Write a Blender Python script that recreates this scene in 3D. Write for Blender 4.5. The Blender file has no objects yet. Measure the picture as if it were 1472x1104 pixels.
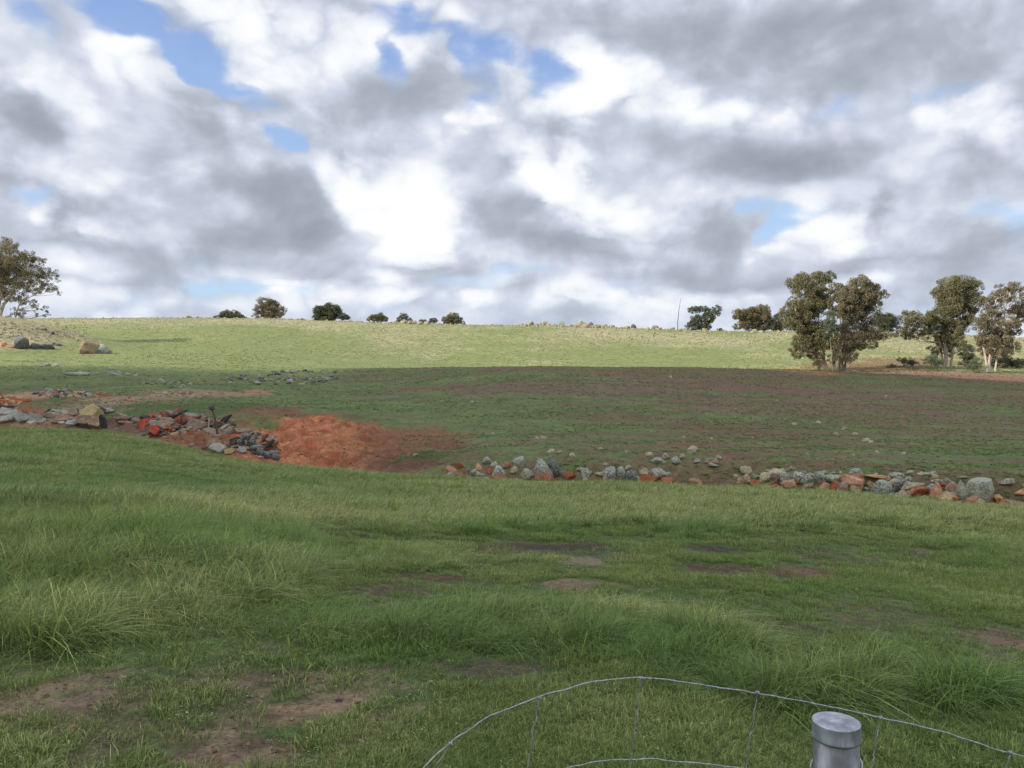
import bpy, bmesh, math, random, os
import numpy as np
from mathutils import Vector, Matrix, Euler
R = math.radians
F = 1112.0; CX = 736.0; CY = 552.0; EYE = 1.65
QUICK = os.environ.get('Q', '')
scene = bpy.context.scene
col = scene.collection

# ------------------------------------------------------------------ camera
cam_d = bpy.data.cameras.new('camera'); cam = bpy.data.objects.new('camera', cam_d); col.objects.link(cam)
cam.location = (0, 0, EYE); cam.rotation_euler = (R(90), 0, 0)
cam_d.sensor_width = 36; cam_d.lens = 36 * F / 1472; cam_d.clip_start = 0.05; cam_d.clip_end = 20000
scene.camera = cam

# ------------------------------------------------------------------ light
SUN_EL = R(30); SUN_BACK = R(21)          # sun to the left, a little behind the camera
SUNV = Vector((-math.cos(SUN_EL)*math.cos(SUN_BACK), -math.cos(SUN_EL)*math.sin(SUN_BACK), math.sin(SUN_EL)))
sd = bpy.data.lights.new('sun', 'SUN'); sd.energy = 4.0; sd.angle = R(0.5); sd.color = (1.0, 0.93, 0.82)
so = bpy.data.objects.new('sun', sd); col.objects.link(so)
so.rotation_euler = SUNV.to_track_quat('Z', 'Y').to_euler()
so.location = (-40, -10, 60)
scene.view_settings.view_transform = 'Standard'; scene.view_settings.look = 'None'
scene.view_settings.exposure = 0.5; scene.view_settings.gamma = 1

# ------------------------------------------------------------------ node helper
class NT:
    def __init__(s, nt): s.t = nt
    def n(s, typ, **kw):
        nd = s.t.nodes.new(typ)
        for k, v in kw.items(): setattr(nd, k, v)
        return nd
    def put(s, sock, v):
        if v is None: return
        if hasattr(v, 'links') or isinstance(v, bpy.types.NodeSocket): s.t.links.new(v, sock)
        else: sock.default_value = v
    def m(s, op, a=None, b=None, c=None, clamp=False):
        nd = s.n('ShaderNodeMath', operation=op, use_clamp=clamp)
        s.put(nd.inputs[0], a); s.put(nd.inputs[1], b); s.put(nd.inputs[2], c)
        return nd.outputs[0]
    def v(s, op, a=None, b=None, c=None, out=0):
        nd = s.n('ShaderNodeVectorMath', operation=op)
        s.put(nd.inputs[0], a); s.put(nd.inputs[1], b)
        if c is not None: s.put(nd.inputs['Scale'] if op == 'SCALE' else nd.inputs[2], c)
        return nd.outputs['Value'] if op in ('LENGTH', 'DOT_PRODUCT') else nd.outputs[0]
    def noise(s, vec, scale, detail=4, rough=0.55, dist=0.0, col=False):
        nd = s.n('ShaderNodeTexNoise'); s.put(nd.inputs['Vector'], vec)
        nd.inputs['Scale'].default_value = scale; nd.inputs['Detail'].default_value = detail
        nd.inputs['Roughness'].default_value = rough; nd.inputs['Distortion'].default_value = dist
        return nd.outputs['Color'] if col else nd.outputs['Fac']
    def ramp(s, f, stops, interp='LINEAR'):
        nd = s.n('ShaderNodeValToRGB'); s.put(nd.inputs[0], f); cr = nd.color_ramp; cr.interpolation = interp
        while len(cr.elements) < len(stops): cr.elements.new(0.5)
        for e, (p, c) in zip(cr.elements, stops):
            e.position = p; e.color = (*c, 1) if len(c) == 3 else c
        return nd.outputs[0]
    def mix(s, f, a, b, typ='MIX'):
        nd = s.n('ShaderNodeMix', data_type='RGBA', blend_type=typ)
        s.put(nd.inputs[0], f); s.put(nd.inputs[6], a if not isinstance(a, tuple) else (*a[:3], 1)); s.put(nd.inputs[7], b if not isinstance(b, tuple) else (*b[:3], 1))
        return nd.outputs[2]
    def mr(s, f, a, b, c=0.0, d=1.0, typ='SMOOTHSTEP'):
        nd = s.n('ShaderNodeMapRange', interpolation_type=typ)
        s.put(nd.inputs['Value'], f)
        for k, v in zip(('From Min', 'From Max', 'To Min', 'To Max'), (a, b, c, d)): s.put(nd.inputs[k], v)
        return nd.outputs[0]

# ------------------------------------------------------------------ sky
world = bpy.data.worlds.new('World'); scene.world = world; world.use_nodes = True
wt = world.node_tree; wt.nodes.clear(); W = NT(wt)
tc = W.n('ShaderNodeTexCoord').outputs['Generated']
d = W.v('NORMALIZE', tc)
sx = W.n('ShaderNodeSeparateXYZ'); W.put(sx.inputs[0], d)
X, Y, Z = sx.outputs
az = W.m('ARCTAN2', X, Y)
hyp = W.m('SQRT', W.m('ADD', W.m('MULTIPLY', X, X), W.m('MULTIPLY', Y, Y)))
tel = W.m('DIVIDE', Z, W.m('MAXIMUM', hyp, 0.02))
cb = W.n('ShaderNodeCombineXYZ'); W.put(cb.inputs[0], az); W.put(cb.inputs[1], tel); S0 = cb.outputs[0]
cp = W.n('ShaderNodeCombineXYZ'); W.put(cp.inputs[0], X); W.put(cp.inputs[1], Y)
W.put(cp.inputs[2], W.m('MULTIPLY', Z, 1.45)); P = cp.outputs[0]
wn = W.noise(P, 4.5, 2, 0.5, 0.0, True)
S = W.v('MULTIPLY_ADD', W.v('SUBTRACT', wn, (0.5, 0.5, 0.5)), (0.10, 0.08, 0), S0)
wn2 = W.noise(P, 14.0, 4, 0.5, 0.0, True)
S = W.v('MULTIPLY_ADD', W.v('SUBTRACT', wn2, (0.5, 0.5, 0.5)), (0.06, 0.045, 0), S)
HOLES = [(235,50,112,26,22,.8),(45,28,50,28,10,.8),(305,78,45,38,30,.75),(350,122,18,13,0,.8),(418,207,32,20,10,1.1),
 (590,5,60,22,0,.5),(690,60,50,34,20,.42),(735,70,46,20,20,.42),(800,112,40,32,20,.6),(690,125,40,40,0,.22),(75,288,20,9,20,.55),
 (345,388,60,16,0,.6),(365,425,100,15,0,.75),(650,405,70,14,0,.5),(630,432,60,12,0,.5),(745,383,50,10,0,.4),(1085,285,60,10,8,.6),(1125,312,30,14,0,.6),
 (1215,140,50,16,10,.45),(1230,165,60,14,0,.25),(1462,315,30,12,0,.8),(1450,345,30,16,0,.6),(770,400,70,18,0,.55),(560,440,60,12,0,.3),(20,265,30,14,0,.4),
 (120,30,50,22,20,.5),(380,150,26,20,0,.35)]
HOLES += [(560,90,24,40,10,.5),(610,40,40,16,0,.35),(640,215,30,10,10,.3),(180,20,60,16,15,.5),(60,70,60,18,20,.4),(395,185,24,14,0,.6),(1190,160,70,10,10,.35),(1350,130,60,14,0,.35),(1130,330,30,10,0,.4),(330,420,60,10,0,.5),(850,400,40,8,0,.4),(480,395,60,6,0,.35),(1420,300,60,10,0,.4),(700,150,30,20,0,.3),(300,100,60,10,40,.4),(700,420,50,10,0,.6),(200,440,60,8,0,.4),(900,415,50,10,0,.5),(1160,300,40,14,10,.5),(520,380,50,7,0,.4),(960,455,80,8,0,.4),(60,445,40,10,0,.3),(1345,455,60,10,0,.4),(150,20,80,20,20,.5),(570,100,30,50,0,.25)]
LIGHT = [(400,424,36,14,0,.3),(560,418,40,12,0,.3),(625,452,40,8,0,.2),(690,440,30,10,0,.35),(330,405,60,12,0,.2),(870,420,36,14,0,.3),(300,440,50,8,0,.2),(1100,425,60,10,0,.15),(800,440,30,10,0,.25),(940,440,40,10,0,.2),(30,430,50,12,0,.15),(180,455,60,7,0,.2),(575,300,84,56,10,.66),(600,345,55,35,10,.6),(480,262,40,40,40,.45),(180,85,90,45,35,.38),(80,130,60,35,10,.35),(340,15,60,35,0,.3),(400,60,120,50,20,.28),
 (560,75,45,35,0,.25),(500,20,130,30,0,.2),(850,125,48,65,0,.6),(925,115,100,45,20,.36),(1060,165,90,22,15,.25),(840,285,105,26,22,.75),(810,255,50,30,0,.3),(690,185,45,22,0,.5),(640,205,50,25,0,.25),
 (110,245,50,24,0,.3),(115,322,42,20,0,.45),(60,290,25,16,0,.4),(120,385,85,26,5,.36),(410,426,42,16,0,.5),(480,430,40,10,0,.4),(560,422,60,16,0,.35),(690,440,60,12,0,.3),
 (1200,320,60,20,20,.45),(1255,300,50,20,0,.4),(1120,345,40,14,0,.35),(1440,170,60,40,0,.32),(1270,245,40,20,0,.25),(1340,170,50,24,0,.25),(850,420,50,14,0,.35),(900,450,60,12,0,.3),(1000,425,60,14,0,.2),
 (740,400,60,12,0,.2),(120,440,80,16,0,.3),(220,435,70,12,0,.22),(850,235,30,18,0,.25),(985,165,35,20,0,.2),(1250,410,60,14,0,.25),(30,60,50,30,0,.1),(1230,350,80,16,0,.2)]
DARK = [(500,250,60,40,20,-.12),(700,250,80,40,0,.15),(100,60,60,40,30,.1),(1150,300,60,30,0,-.08),(200,220,90,40,20,.15),(480,405,90,9,0,.15),(250,415,90,9,0,.2),(640,395,60,8,0,.15),(880,398,70,10,0,.2),(1060,405,120,9,0,.25),(1230,385,90,12,0,.2),(600,440,50,6,0,.15),(760,425,50,6,0,.15),(130,408,80,8,0,.2),(1370,415,90,10,0,.2),(270,160,85,42,25,.32),(430,300,105,48,22,.52),(370,335,130,32,5,.38),(15,160,45,34,20,.5),(70,155,50,24,0,.25),(220,372,130,30,5,.34),(330,240,90,40,25,.2),(610,140,90,60,20,.28),(540,130,60,60,0,.15),
 (1020,50,330,55,3,.36),(1260,85,240,62,0,.36),(850,40,110,45,0,.14),(1130,235,125,34,3,.62),(1030,215,140,36,0,.28),(960,190,90,24,10,.1),(830,348,105,28,0,.56),(740,320,70,34,0,.2),
 (1000,385,120,26,0,.40),(1050,325,55,50,30,.34),(1310,370,150,30,0,.36),(1380,250,120,50,0,.22),(1150,400,140,12,0,.2),(450,382,140,16,0,.15),(190,395,110,18,0,.2),(40,335,60,20,0,.25),(660,330,60,60,0,.18),
 (950,330,60,20,0,.15),(620,385,70,12,0,.2),(1340,330,60,14,0,.25),(170,300,60,40,0,.08)]
# the blobs above are summed here into rows of curves over azimuth, one row per step of elevation; the shader blends the rows
A0, A1, E0, E1, NR, NC = -0.66, 0.66, -0.02, 0.56, 36, 84
def blob_sum(lst, a_, t_, sharp=1.0):
    s_ = np.zeros_like(a_)
    for (px, py, rx, ry, rot, amp) in lst:
        u = (px-CX)/F; a0 = math.atan(u); c = math.cos(a0); dx = a_-a0; dy = t_-(CY-py)/F*c
        r_ = -R(rot); lx = (dx*math.cos(r_)+dy*math.sin(r_))/(rx/F*c*c*1.38); ly = (-dx*math.sin(r_)+dy*math.cos(r_))/(ry/F*c*1.38)
        q = np.clip((1-np.hypot(lx, ly))*sharp, 0, 1); s_ += amp*q*q*(3-2*q)
    return s_
_s0 = W.n('ShaderNodeSeparateXYZ'); W.put(_s0.inputs[0], S)
fx = W.mr(_s0.outputs[0], A0, A1, 0.0, 1.0, 'LINEAR'); row = W.mr(_s0.outputs[1], E0, E1, 0.0, NR-1.0, 'LINEAR')
cgx = np.linspace(0, 1, NC); acc = None
for k in range(NR):
    cv = W.n('ShaderNodeRGBCurve'); W.put(cv.inputs['Color'], fx)
    t_ = E0+(E1-E0)*k/(NR-1); a_ = A0+(A1-A0)*cgx
    tone_v = (blob_sum(LIGHT, a_, np.full(NC, t_), 1.5)-blob_sum(DARK, a_, np.full(NC, t_))*.78)*.4+.5
    hole_v = blob_sum(HOLES, a_, np.full(NC, t_), 1.2)*.5
    for ci, vals in ((0, tone_v), (1, hole_v)):
        c_ = cv.mapping.curves[ci]; vals = np.clip(vals, 0, 1)
        c_.points[0].location = (0, vals[0]); c_.points[1].location = (1, vals[-1])
        for q in range(1, NC-1): c_.points.new(cgx[q], vals[q])
    cv.mapping.update()
    if acc is None: acc = cv.outputs[0]
    else: acc = W.mix(W.m('SUBTRACT', row, k-1.0, None, True), acc, cv.outputs[0])
_s2 = W.n('ShaderNodeSeparateXYZ'); W.put(_s2.inputs[0], acc)
tone = W.m('MULTIPLY_ADD', _s2.outputs[0], 2.5, -1.25); holes = W.m('MULTIPLY', _s2.outputs[1], 2.0)
# relief: density here against density a little towards the sun
Pw = W.v('MULTIPLY_ADD', W.v('SUBTRACT', wn2, (0.5, 0.5, 0.5)), (0.14, 0.14, 0.14), P)
n1 = W.noise(P, 7.0, 7, 0.52, 0.3)
n2 = W.noise(W.v('ADD', P, (-0.022, -0.01, 0.03)), 7.0, 4, 0.52, 0.3)
rel = W.m('SUBTRACT', n1, n2)
vo = W.n('ShaderNodeTexVoronoi', feature='SMOOTH_F1'); W.put(vo.inputs['Vector'], Pw); vo.inputs['Scale'].default_value = 17.0; vo.inputs['Smoothness'].default_value = 0.22
puff = W.m('SUBTRACT', 0.45, vo.outputs['Distance'])
# outside the view the clouds go on by noise, brightened for more ambient light
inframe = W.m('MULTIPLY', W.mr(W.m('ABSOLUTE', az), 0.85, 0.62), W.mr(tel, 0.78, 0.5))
n0 = W.noise(P, 2.2, 4, 0.55)
out_hole = W.mr(n0, 0.56, 0.72, 0.0, 1.1)
out_dark = W.mr(n0, 0.55, 0.35, 0.0, 0.5)
hole = W.m('ADD', holes, W.m('MULTIPLY', out_hole, W.m('SUBTRACT', 1.0, inframe)))
wis = W.m('MULTIPLY', W.m('SUBTRACT', n1, 0.5), 2.4)
hf = W.mr(W.m('ADD', hole, W.m('MULTIPLY_ADD', puff, -0.5, wis)), 0.12, 0.95)
hf = W.m('MULTIPLY', hf, W.mr(hole, 0.04, 0.22))
L = W.m('ADD', 0.575, W.m('MULTIPLY', rel, 1.0))
L = W.m('ADD', L, W.m('MULTIPLY', W.m('SUBTRACT', n1, 0.5), 0.15))
L = W.m('ADD', L, W.m('MULTIPLY', puff, W.mr(W.m('ADD', tone, n1), 0.35, 0.95, 0.16, 1.0)))
L = W.m('ADD', L, tone)
L = W.m('SUBTRACT', L, W.m('MULTIPLY', W.m('MULTIPLY', out_dark, .4), W.m('SUBTRACT', 1.0, inframe)))
L = W.m('ADD', W.m('MULTIPLY', L, .58), W.m('MULTIPLY', W.mr(L, .18, 1.02), .40))
ccol = W.ramp(W.m('MULTIPLY', L, 1/1.25), [(0.0, (.225,.248,.295)), (.2, (.315,.345,.405)), (.38, (.435,.47,.55)), (.56, (.555,.585,.645)), (.75, (.66,.675,.70)), (1.0, (.76,.76,.765))])
sky = W.n('ShaderNodeTexSky', sky_type='NISHITA'); sky.sun_disc = False
sky.sun_elevation = SUN_EL; sky.sun_rotation = math.atan2(SUNV.x, SUNV.y)
sky.air_density = 1.0; sky.dust_density = 0.6; sky.ozone_density = 2.0
STR = 0.10
blue = W.mix(0.75, sky.outputs[0], W.ramp(tel, [(0.0, (4.4, 5.9, 7.4)), (0.2, (3.3, 4.9, 7.2)), (0.5, (1.7, 2.75, 5.8))]))
cl = W.v('SCALE', ccol, None, W.m('MULTIPLY_ADD', W.m('SUBTRACT', 1.0, inframe), 0.75 / STR, 1 / STR))  # unseen cloud brightened to raise the fill light on the ground
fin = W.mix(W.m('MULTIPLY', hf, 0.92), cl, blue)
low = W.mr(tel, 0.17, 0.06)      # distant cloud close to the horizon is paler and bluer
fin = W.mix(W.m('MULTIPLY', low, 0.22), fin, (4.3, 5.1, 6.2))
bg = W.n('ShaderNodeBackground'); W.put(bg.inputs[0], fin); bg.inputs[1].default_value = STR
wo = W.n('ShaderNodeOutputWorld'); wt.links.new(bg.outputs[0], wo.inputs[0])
world.cycles.sampling_method = 'MANUAL'; world.cycles.sample_map_resolution = 512

# ------------------------------------------------------------------ numpy noise
def _h(ix, iy, seed):
    n = (ix.astype(np.int64) * 374761393 + iy.astype(np.int64) * 668265263 + seed * 1442695041) & 0x7fffffff
    n = ((n ^ (n >> 13)) * 1274126177) & 0x7fffffff
    n = n ^ (n >> 16)
    return (n & 0xffff) / 65535.0
def vnoise(x, y, seed=0):
    ix = np.floor(x); iy = np.floor(y); fx = x - ix; fy = y - iy
    fx = fx*fx*fx*(fx*(fx*6-15)+10); fy = fy*fy*fy*(fy*(fy*6-15)+10)
    a = _h(ix, iy, seed); b = _h(ix+1, iy, seed); c = _h(ix, iy+1, seed); d_ = _h(ix+1, iy+1, seed)
    return (a*(1-fx)+b*fx)*(1-fy) + (c*(1-fx)+d_*fx)*fy
def fbm(x, y, s=1.0, oct=4, seed=0, rough=0.5):
    x = np.asarray(x, float)/s; y = np.asarray(y, float)/s; t = 0; a = 1; w = 0
    for i in range(oct):
        t = t + a*vnoise(x + 17.3*i, y - 9.1*i, seed+i); w += a; a *= rough; x = x*2.03; y = y*2.03
    return t / w                       # 0..1, mean .5
def sstep(x, a, b):
    t = np.clip((x-a)/(b-a), 0, 1); return t*t*(3-2*t)

# ------------------------------------------------------------------ terrain
PXC = [-300, 0, 200, 330, 450, 560, 640, 736, 900, 1050, 1200, 1350, 1472, 1750]
LINES = [  # (depth per column, photo row per column)
 ('edge', [66,58,52,45,40,37,34,32,29,27,25,23,21.5,20], [604,617,630,658,673,684,691,697,702,706,712,725,738,760]),
 ('gul',  [69,61,55,48,43,40,37,35,32,29.5,27.5,25.5,24,22.5], [611,621,633,658,675,687,696,704,711,717,724,736,747,767]),
 ('bank', [73,65,59,52,48,46,43,40,35,33,31,29,27.5,26], [588,600,609,640,650,655,662,662,666,671,677,687,699,720]),
 ('top',  [80,74,68,64,62,58,52,50,47,44,42,40,38,36], [570,577,588,598,602,616,636,638,641,646,652,660,667,690]),
 ('mid',  [88,84,82,82,82,80,78,75,75,74,72,68,62,58], [550,556,560,568,572,574,574,572,574,580,588,598,612,630]),
 ('crest',[104,104,106,110,112,113,113,112,112,112,110,105,98,90], [526,528,529,530,531,530.5,529,527,527,530,535,541,552,570]),
 ('dip',  [124,124,124,126,128,128,128,128,128,128,125,122,118,112], [514,515,516,519,524,528,531.5,532,531.5,531.5,530,528.5,534,550]),
 ('up',   [172,172,172,175,180,185,185,185,185,185,180,175,170,165], [493,494,494,493,498,500,500,500,501,503,506,509,514,525]),
 ('sky',  [285,280,275,270,265,262,260,258,250,245,240,236,232,230], [458,461,460,459.5,462.5,465,467,468.5,473,477,478,481,486,492]),
]
def hermite1(xs, ys, xq):
    xs = np.array(xs, float); ys = np.array(ys, float); h = np.diff(xs); dl = np.diff(ys)/h
    m = np.zeros_like(ys); m[1:-1] = (dl[:-1]*h[1:]+dl[1:]*h[:-1])/(h[1:]+h[:-1]); m[0] = dl[0]; m[-1] = dl[-1]
    i = np.clip(np.searchsorted(xs, xq)-1, 0, len(xs)-2); t = (xq-xs[i])/h[i]
    return ((2*t**3-3*t**2+1)*ys[i]+(t**3-2*t**2+t)*h[i]*m[i]+(-2*t**3+3*t**2)*ys[i+1]+(t**3-t**2)*h[i]*m[i+1])
TX = np.linspace(-300, 1750, 411)
TD = [hermite1(PXC, a, TX) for _, a, _ in LINES]; TP = [hermite1(PXC, b, TX) for _, _, b in LINES]
NAMES = [l[0] for l in LINES]
def tab(name, px, what='d'):
    i = NAMES.index(name); return np.interp(px, TX, TD[i] if what == 'd' else TP[i])
def Hbase(x, y):
    x = np.asarray(x, float); y = np.asarray(y, float)
    a = np.arctan2(x, y); r = np.hypot(x, y); ac = np.clip(a, -0.745, 0.738)
    px = CX + F*np.tan(ac); dep = r*np.cos(ac)
    ys = [np.zeros_like(px), np.full_like(px, 3.0)]; zs = [np.zeros_like(px), np.full_like(px, -0.04)]
    e_y = tab('edge', px); e_z = EYE + (CY-tab('edge', px, 'p'))/F*e_y
    ys.append(e_y*0.42); zs.append(e_z*0.36 - 0.05)
    for i, nme in enumerate(NAMES):
        dd = np.interp(px, TX, TD[i]); pp = np.interp(px, TX, TP[i])
        ys.append(dd); zs.append(EYE + (CY-pp)/F*dd)
    ys.append(dd + 90); zs.append(zs[-1] + 0.5)
    ys.append(np.full_like(px, 900.)); zs.append(np.full_like(px, 8.)); ys.append(np.full_like(px, 9000.)); zs.append(np.full_like(px, 6.))
    Yk = np.stack(ys); Zk = np.stack(zs); h = np.diff(Yk, axis=0); dl = np.diff(Zk, axis=0)/h
    m = np.zeros_like(Zk)
    prod = dl[:-1]*dl[1:]
    m[1:-1] = np.where(prod > 0, 2*dl[:-1]*dl[1:]/np.where(np.abs(dl[:-1]+dl[1:]) < 1e-9, 1, dl[:-1]+dl[1:]), 0)
    m[0] = dl[0]; m[-1] = dl[-1]
    K = Yk.shape[0]
    idx = np.clip((dep[None] >= Yk).sum(0)-1, 0, K-2)
    g = lambda A, k: np.take_along_axis(A, k[None], 0)[0]
    y0 = g(Yk, idx); hh = g(h, idx); z0 = g(Zk, idx); z1 = g(Zk, idx+1); m0 = g(m, idx); m1 = g(m, idx+1)
    t = np.clip((dep-y0)/hh, 0, 1)
    z = (2*t**3-3*t**2+1)*z0+(t**3-2*t**2+t)*hh*m0+(-2*t**3+3*t**2)*z1+(t**3-t**2)*hh*m1
    w = sstep(np.abs(a), 1.1, 2.3)
    return z*(1-w) - np.minimum(r*0.02, 3)*w, px, dep
KNX, KNY = -104.0, 150.0
def Hfull(x, y):
    z, px, dep = Hbase(x, y)
    x = np.asarray(x, float); y = np.asarray(y, float)
    r = np.hypot(x, y)
    z = z + 6.6*np.exp(-(np.abs((x-KNX)/19.0)**2.4) - (np.abs((y-KNY)/17.)**2.2))
    near = sstep(r, 1.0, 3.0)
    z = z + near*(fbm(x, y, 1.3, 4, 3)-0.5)*0.11*(1-sstep(r, 60, 200)*0.5) + (fbm(x, y, 14, 3, 9)-.5)*0.35*sstep(r, 10, 40)
    z = z + (fbm(x, y, 30, 3, 29)-.5)*0.8*sstep(r, 130, 180)
    gw = np.exp(-((dep-tab('bank', px))/6.0)**2)*sstep(px, -300, 0)
    rg = 1-np.abs(2*fbm(x, y, 3.2, 5, 21, .6)-1)
    z = z + gw*(rg-0.75)*0.9
    pit = np.exp(-(np.abs((px-445)/115.)**3))*sstep(dep, 41, 46)*(1-sstep(dep, 60, 68))
    rg2 = 1-np.abs(2*fbm(x*1.6, y*.7, 2.6, 6, 51, .62)-1)
    rg3 = 1-np.abs(2*fbm(x, y*.6, 6.0, 3, 57)-1)
    z = z + pit*((rg2-0.8)*1.0+(rg3-.8)*1.7) - pit*0.35*(1+sstep(fbm(x*.5, y, 1.5, 3, 59), .45, .55))
    return z
def Hz(x, y): return float(Hfull(np.array([x]), np.array([y]))[0])
YS = np.geomspace(2.5, 420, 3500)
def place(px, py, ymin=0.0):
    """the point of the ground seen at this direction (first hit beyond depth ymin)"""
    ys = YS[YS >= ymin]; xs = (px-CX)/F*ys; zr = EYE+(CY-py)/F*ys
    dz = Hfull(xs, ys)-zr
    k = np.argmax(dz >= 0)
    if dz[k] < 0: k = int(np.argmax(dz/ys))
    return float(xs[k]), float(ys[k]), float(Hfull(xs[k:k+1], ys[k:k+1])[0])
def project(x, y, z): return CX+F*x/y, CY-F*(z-EYE)/y

# ------------------------------------------------------------------ mesh helpers
def mesh_from(name, V, Fc, smooth=False, mat=None):
    me = bpy.data.meshes.new(name)
    V = np.asarray(V, dtype=np.float32); Fc = np.asarray(Fc, dtype=np.int32)
    k = Fc.shape[1]
    me.vertices.add(len(V)); me.vertices.foreach_set('co', V.ravel())
    me.loops.add(Fc.size); me.loops.foreach_set('vertex_index', Fc.ravel())
    me.polygons.add(len(Fc)); me.polygons.foreach_set('loop_start', np.arange(0, Fc.size, k, dtype=np.int32))
    me.polygons.foreach_set('loop_total', np.full(len(Fc), k, np.int32))
    if smooth: me.polygons.foreach_set('use_smooth', np.ones(len(Fc), bool))
    me.update(calc_edges=True)
    if mat: me.materials.append(mat)
    return me
def new_mat(name):
    m = bpy.data.materials.new(name); m.use_nodes = True; nt = m.node_tree; nt.nodes.clear(); N = NT(nt)
    b = N.n('ShaderNodeBsdfPrincipled'); o = N.n('ShaderNodeOutputMaterial'); nt.links.new(b.outputs[0], o.inputs[0])
    return m, N, b, o
def tag(o, label=None, cat=None, group=None, kind=None):
    if label: o['label'] = label
    if cat: o['category'] = cat
    if group: o['group'] = group
    if kind: o['kind'] = kind
    return o
def link(name, me, parent=None, loc=None):
    o = bpy.data.objects.new(name, me); col.objects.link(o)
    if parent: o.parent = parent
    if loc is not None: o.location = loc
    return o

# ------------------------------------------------------------------ ground sheet
NQ = 0.5 if QUICK else 1.0
fa = np.linspace(-0.66, 0.66, int(900*NQ))
oa = np.concatenate([np.linspace(-math.pi, -0.9, 60), np.linspace(-0.88, -0.67, 18)])
ang = np.concatenate([oa, fa, -oa[::-1]])[:-1]
rr = np.concatenate([[0.15, .4, .8, 1.2, 1.6, 2.0, 2.4], np.geomspace(2.7, 45, int(420*NQ)), np.linspace(45.2, 120, int(330*NQ)), np.linspace(120.5, 300, int(220*NQ)), np.geomspace(305, 9000, 50)])
AA, RR = np.meshgrid(ang, rr); gx = (RR*np.sin(AA)).ravel(); gy = (RR*np.cos(AA)).ravel()
gz = Hfull(gx, gy)
na, nr = len(ang), len(rr)
i = np.arange(nr-1)[:, None]*na; j = np.arange(na)[None]; j2 = (j+1) % na
quads = np.stack([i+j, i+j2, i+na+j2, i+na+j], -1).reshape(-1, 4)[:, ::-1]
gnd = mesh_from('ground', np.stack([gx, gy, gz], 1), quads, True)
# --- soil and sward map (surface colours; the dark of one burrow is painted in)
zb, gpx, gdep = Hbase(gx, gy)
gpy = CY - F*(gz-EYE)/np.maximum(gdep, .1)
front = (gy > 0) & (np.abs(np.arctan2(gx, gy)) < .74)
GRASS_N = np.array([.072, .102, .032]); RED = np.array([.30, .100, .048]); ORANGE = np.array([.38, .160, .078]); BROWN = np.array([.115, .070, .045]); SAND = np.array([.34, .23, .15]); DARKB = np.array([.06, .04, .032])
def mixc(C, c, w): return C*(1-w[:, None]) + np.asarray(c)[None]*w[:, None]
n_a = fbm(gx, gy, 2.2, 5, 101); n_b = fbm(gx, gy, .35, 4, 111); n_c = fbm(gx, gy, 9, 4, 121); n_s = fbm(gx*.16, gy*1.0+gx*.05, 1.9, 6, 131, .62); n_f = fbm(gx, gy, .9, 4, 141, .6)
C = np.tile(GRASS_N, (len(gx), 1)); C = C*(0.75+.6*n_a)[:, None]
edge_d = tab('edge', gpx); crest_d = tab('crest', gpx)
# paddock beyond the gully: thin green with streaks of bare brown
w_pad = sstep(gdep, edge_d+1, edge_d+5)
padg = np.array([.108, .136, .050])*(0.7+.6*n_a)[:, None]
padb = np.array([.138, .098, .056])
t = sstep(n_s*.65+n_c*.35 + .10*sstep(gpx, 700, 1100)+.08*sstep(gdep, 75, 108) - .10*sstep(gpx, 560, 350), .51, .62)
pad = padg*(1-t[:, None]*.92)+padb*t[:, None]*.92
C = C*(1-w_pad[:, None])+pad*w_pad[:, None]
# lit pasture beyond the crest
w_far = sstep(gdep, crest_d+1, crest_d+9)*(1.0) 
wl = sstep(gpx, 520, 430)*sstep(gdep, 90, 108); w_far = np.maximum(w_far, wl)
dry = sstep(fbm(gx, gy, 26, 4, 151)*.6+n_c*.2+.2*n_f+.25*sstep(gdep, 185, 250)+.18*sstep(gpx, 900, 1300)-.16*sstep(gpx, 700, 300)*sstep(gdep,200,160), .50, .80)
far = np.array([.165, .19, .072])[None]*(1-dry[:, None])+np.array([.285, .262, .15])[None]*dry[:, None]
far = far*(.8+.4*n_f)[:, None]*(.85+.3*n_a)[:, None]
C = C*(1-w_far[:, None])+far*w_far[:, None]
# knoll at the left: dry and stony
kn = sstep(np.exp(-(np.abs((gx-KNX)/20.0)**2.6) - (np.abs((gy-KNY+4)/20.)**2.4)), .18, .5)
C = mixc(C, np.array([.30, .255, .155]), kn*.9*sstep(n_f+n_a*.3, .3, .62))
def patch(C, px, py, rx, ry, colr, amp=1.0, soft=.5, nz=.8, ymin=0., sc=1.0):
    try: x0, y0, z0 = place(px, py, ymin)
    except Exception: return C
    ax = rx*y0/F
    ya = place(px, py+ry, ymin)[1]; yb = place(px, py-ry, ymin)[1]
    ay = max(abs(yb-ya)/2, ax*.15)
    # oriented along the line of sight
    ca, sa = y0/math.hypot(x0, y0), x0/math.hypot(x0, y0)
    dx = gx-x0; dy = gy-y0; lx = dx*ca-dy*sa; ly = dx*sa+dy*ca
    q = np.sqrt((lx/ax)**2+(ly/ay)**2)
    q = q + (fbm(gx, gy, max(ax*.5*sc, .12), 5, int(px*7+py) % 997, .6)-.5)*2*nz
    w = sstep(q, 1+soft*.5, 1-soft*.5)*amp
    return mixc(C, colr, w)
def gullyband(C, lo, hi, colr, amp, thr, px0=-300, px1=1750):
    m_ = sstep(gdep, edge_d+lo-.8, edge_d+lo+.3)*(1-sstep(gdep, edge_d+hi-1.2, edge_d+hi+1))*sstep(gpx, px0-30, px0+10)*(1-sstep(gpx, px1-10, px1+40))
    return mixc(C, colr, m_*amp*sstep(n_f*.6+n_a*.4, thr-.08, thr+.08))
C = gullyband(C, .2, 3.6, np.array([.30, .105, .055]), .95, .44, 640, 1750)
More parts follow.
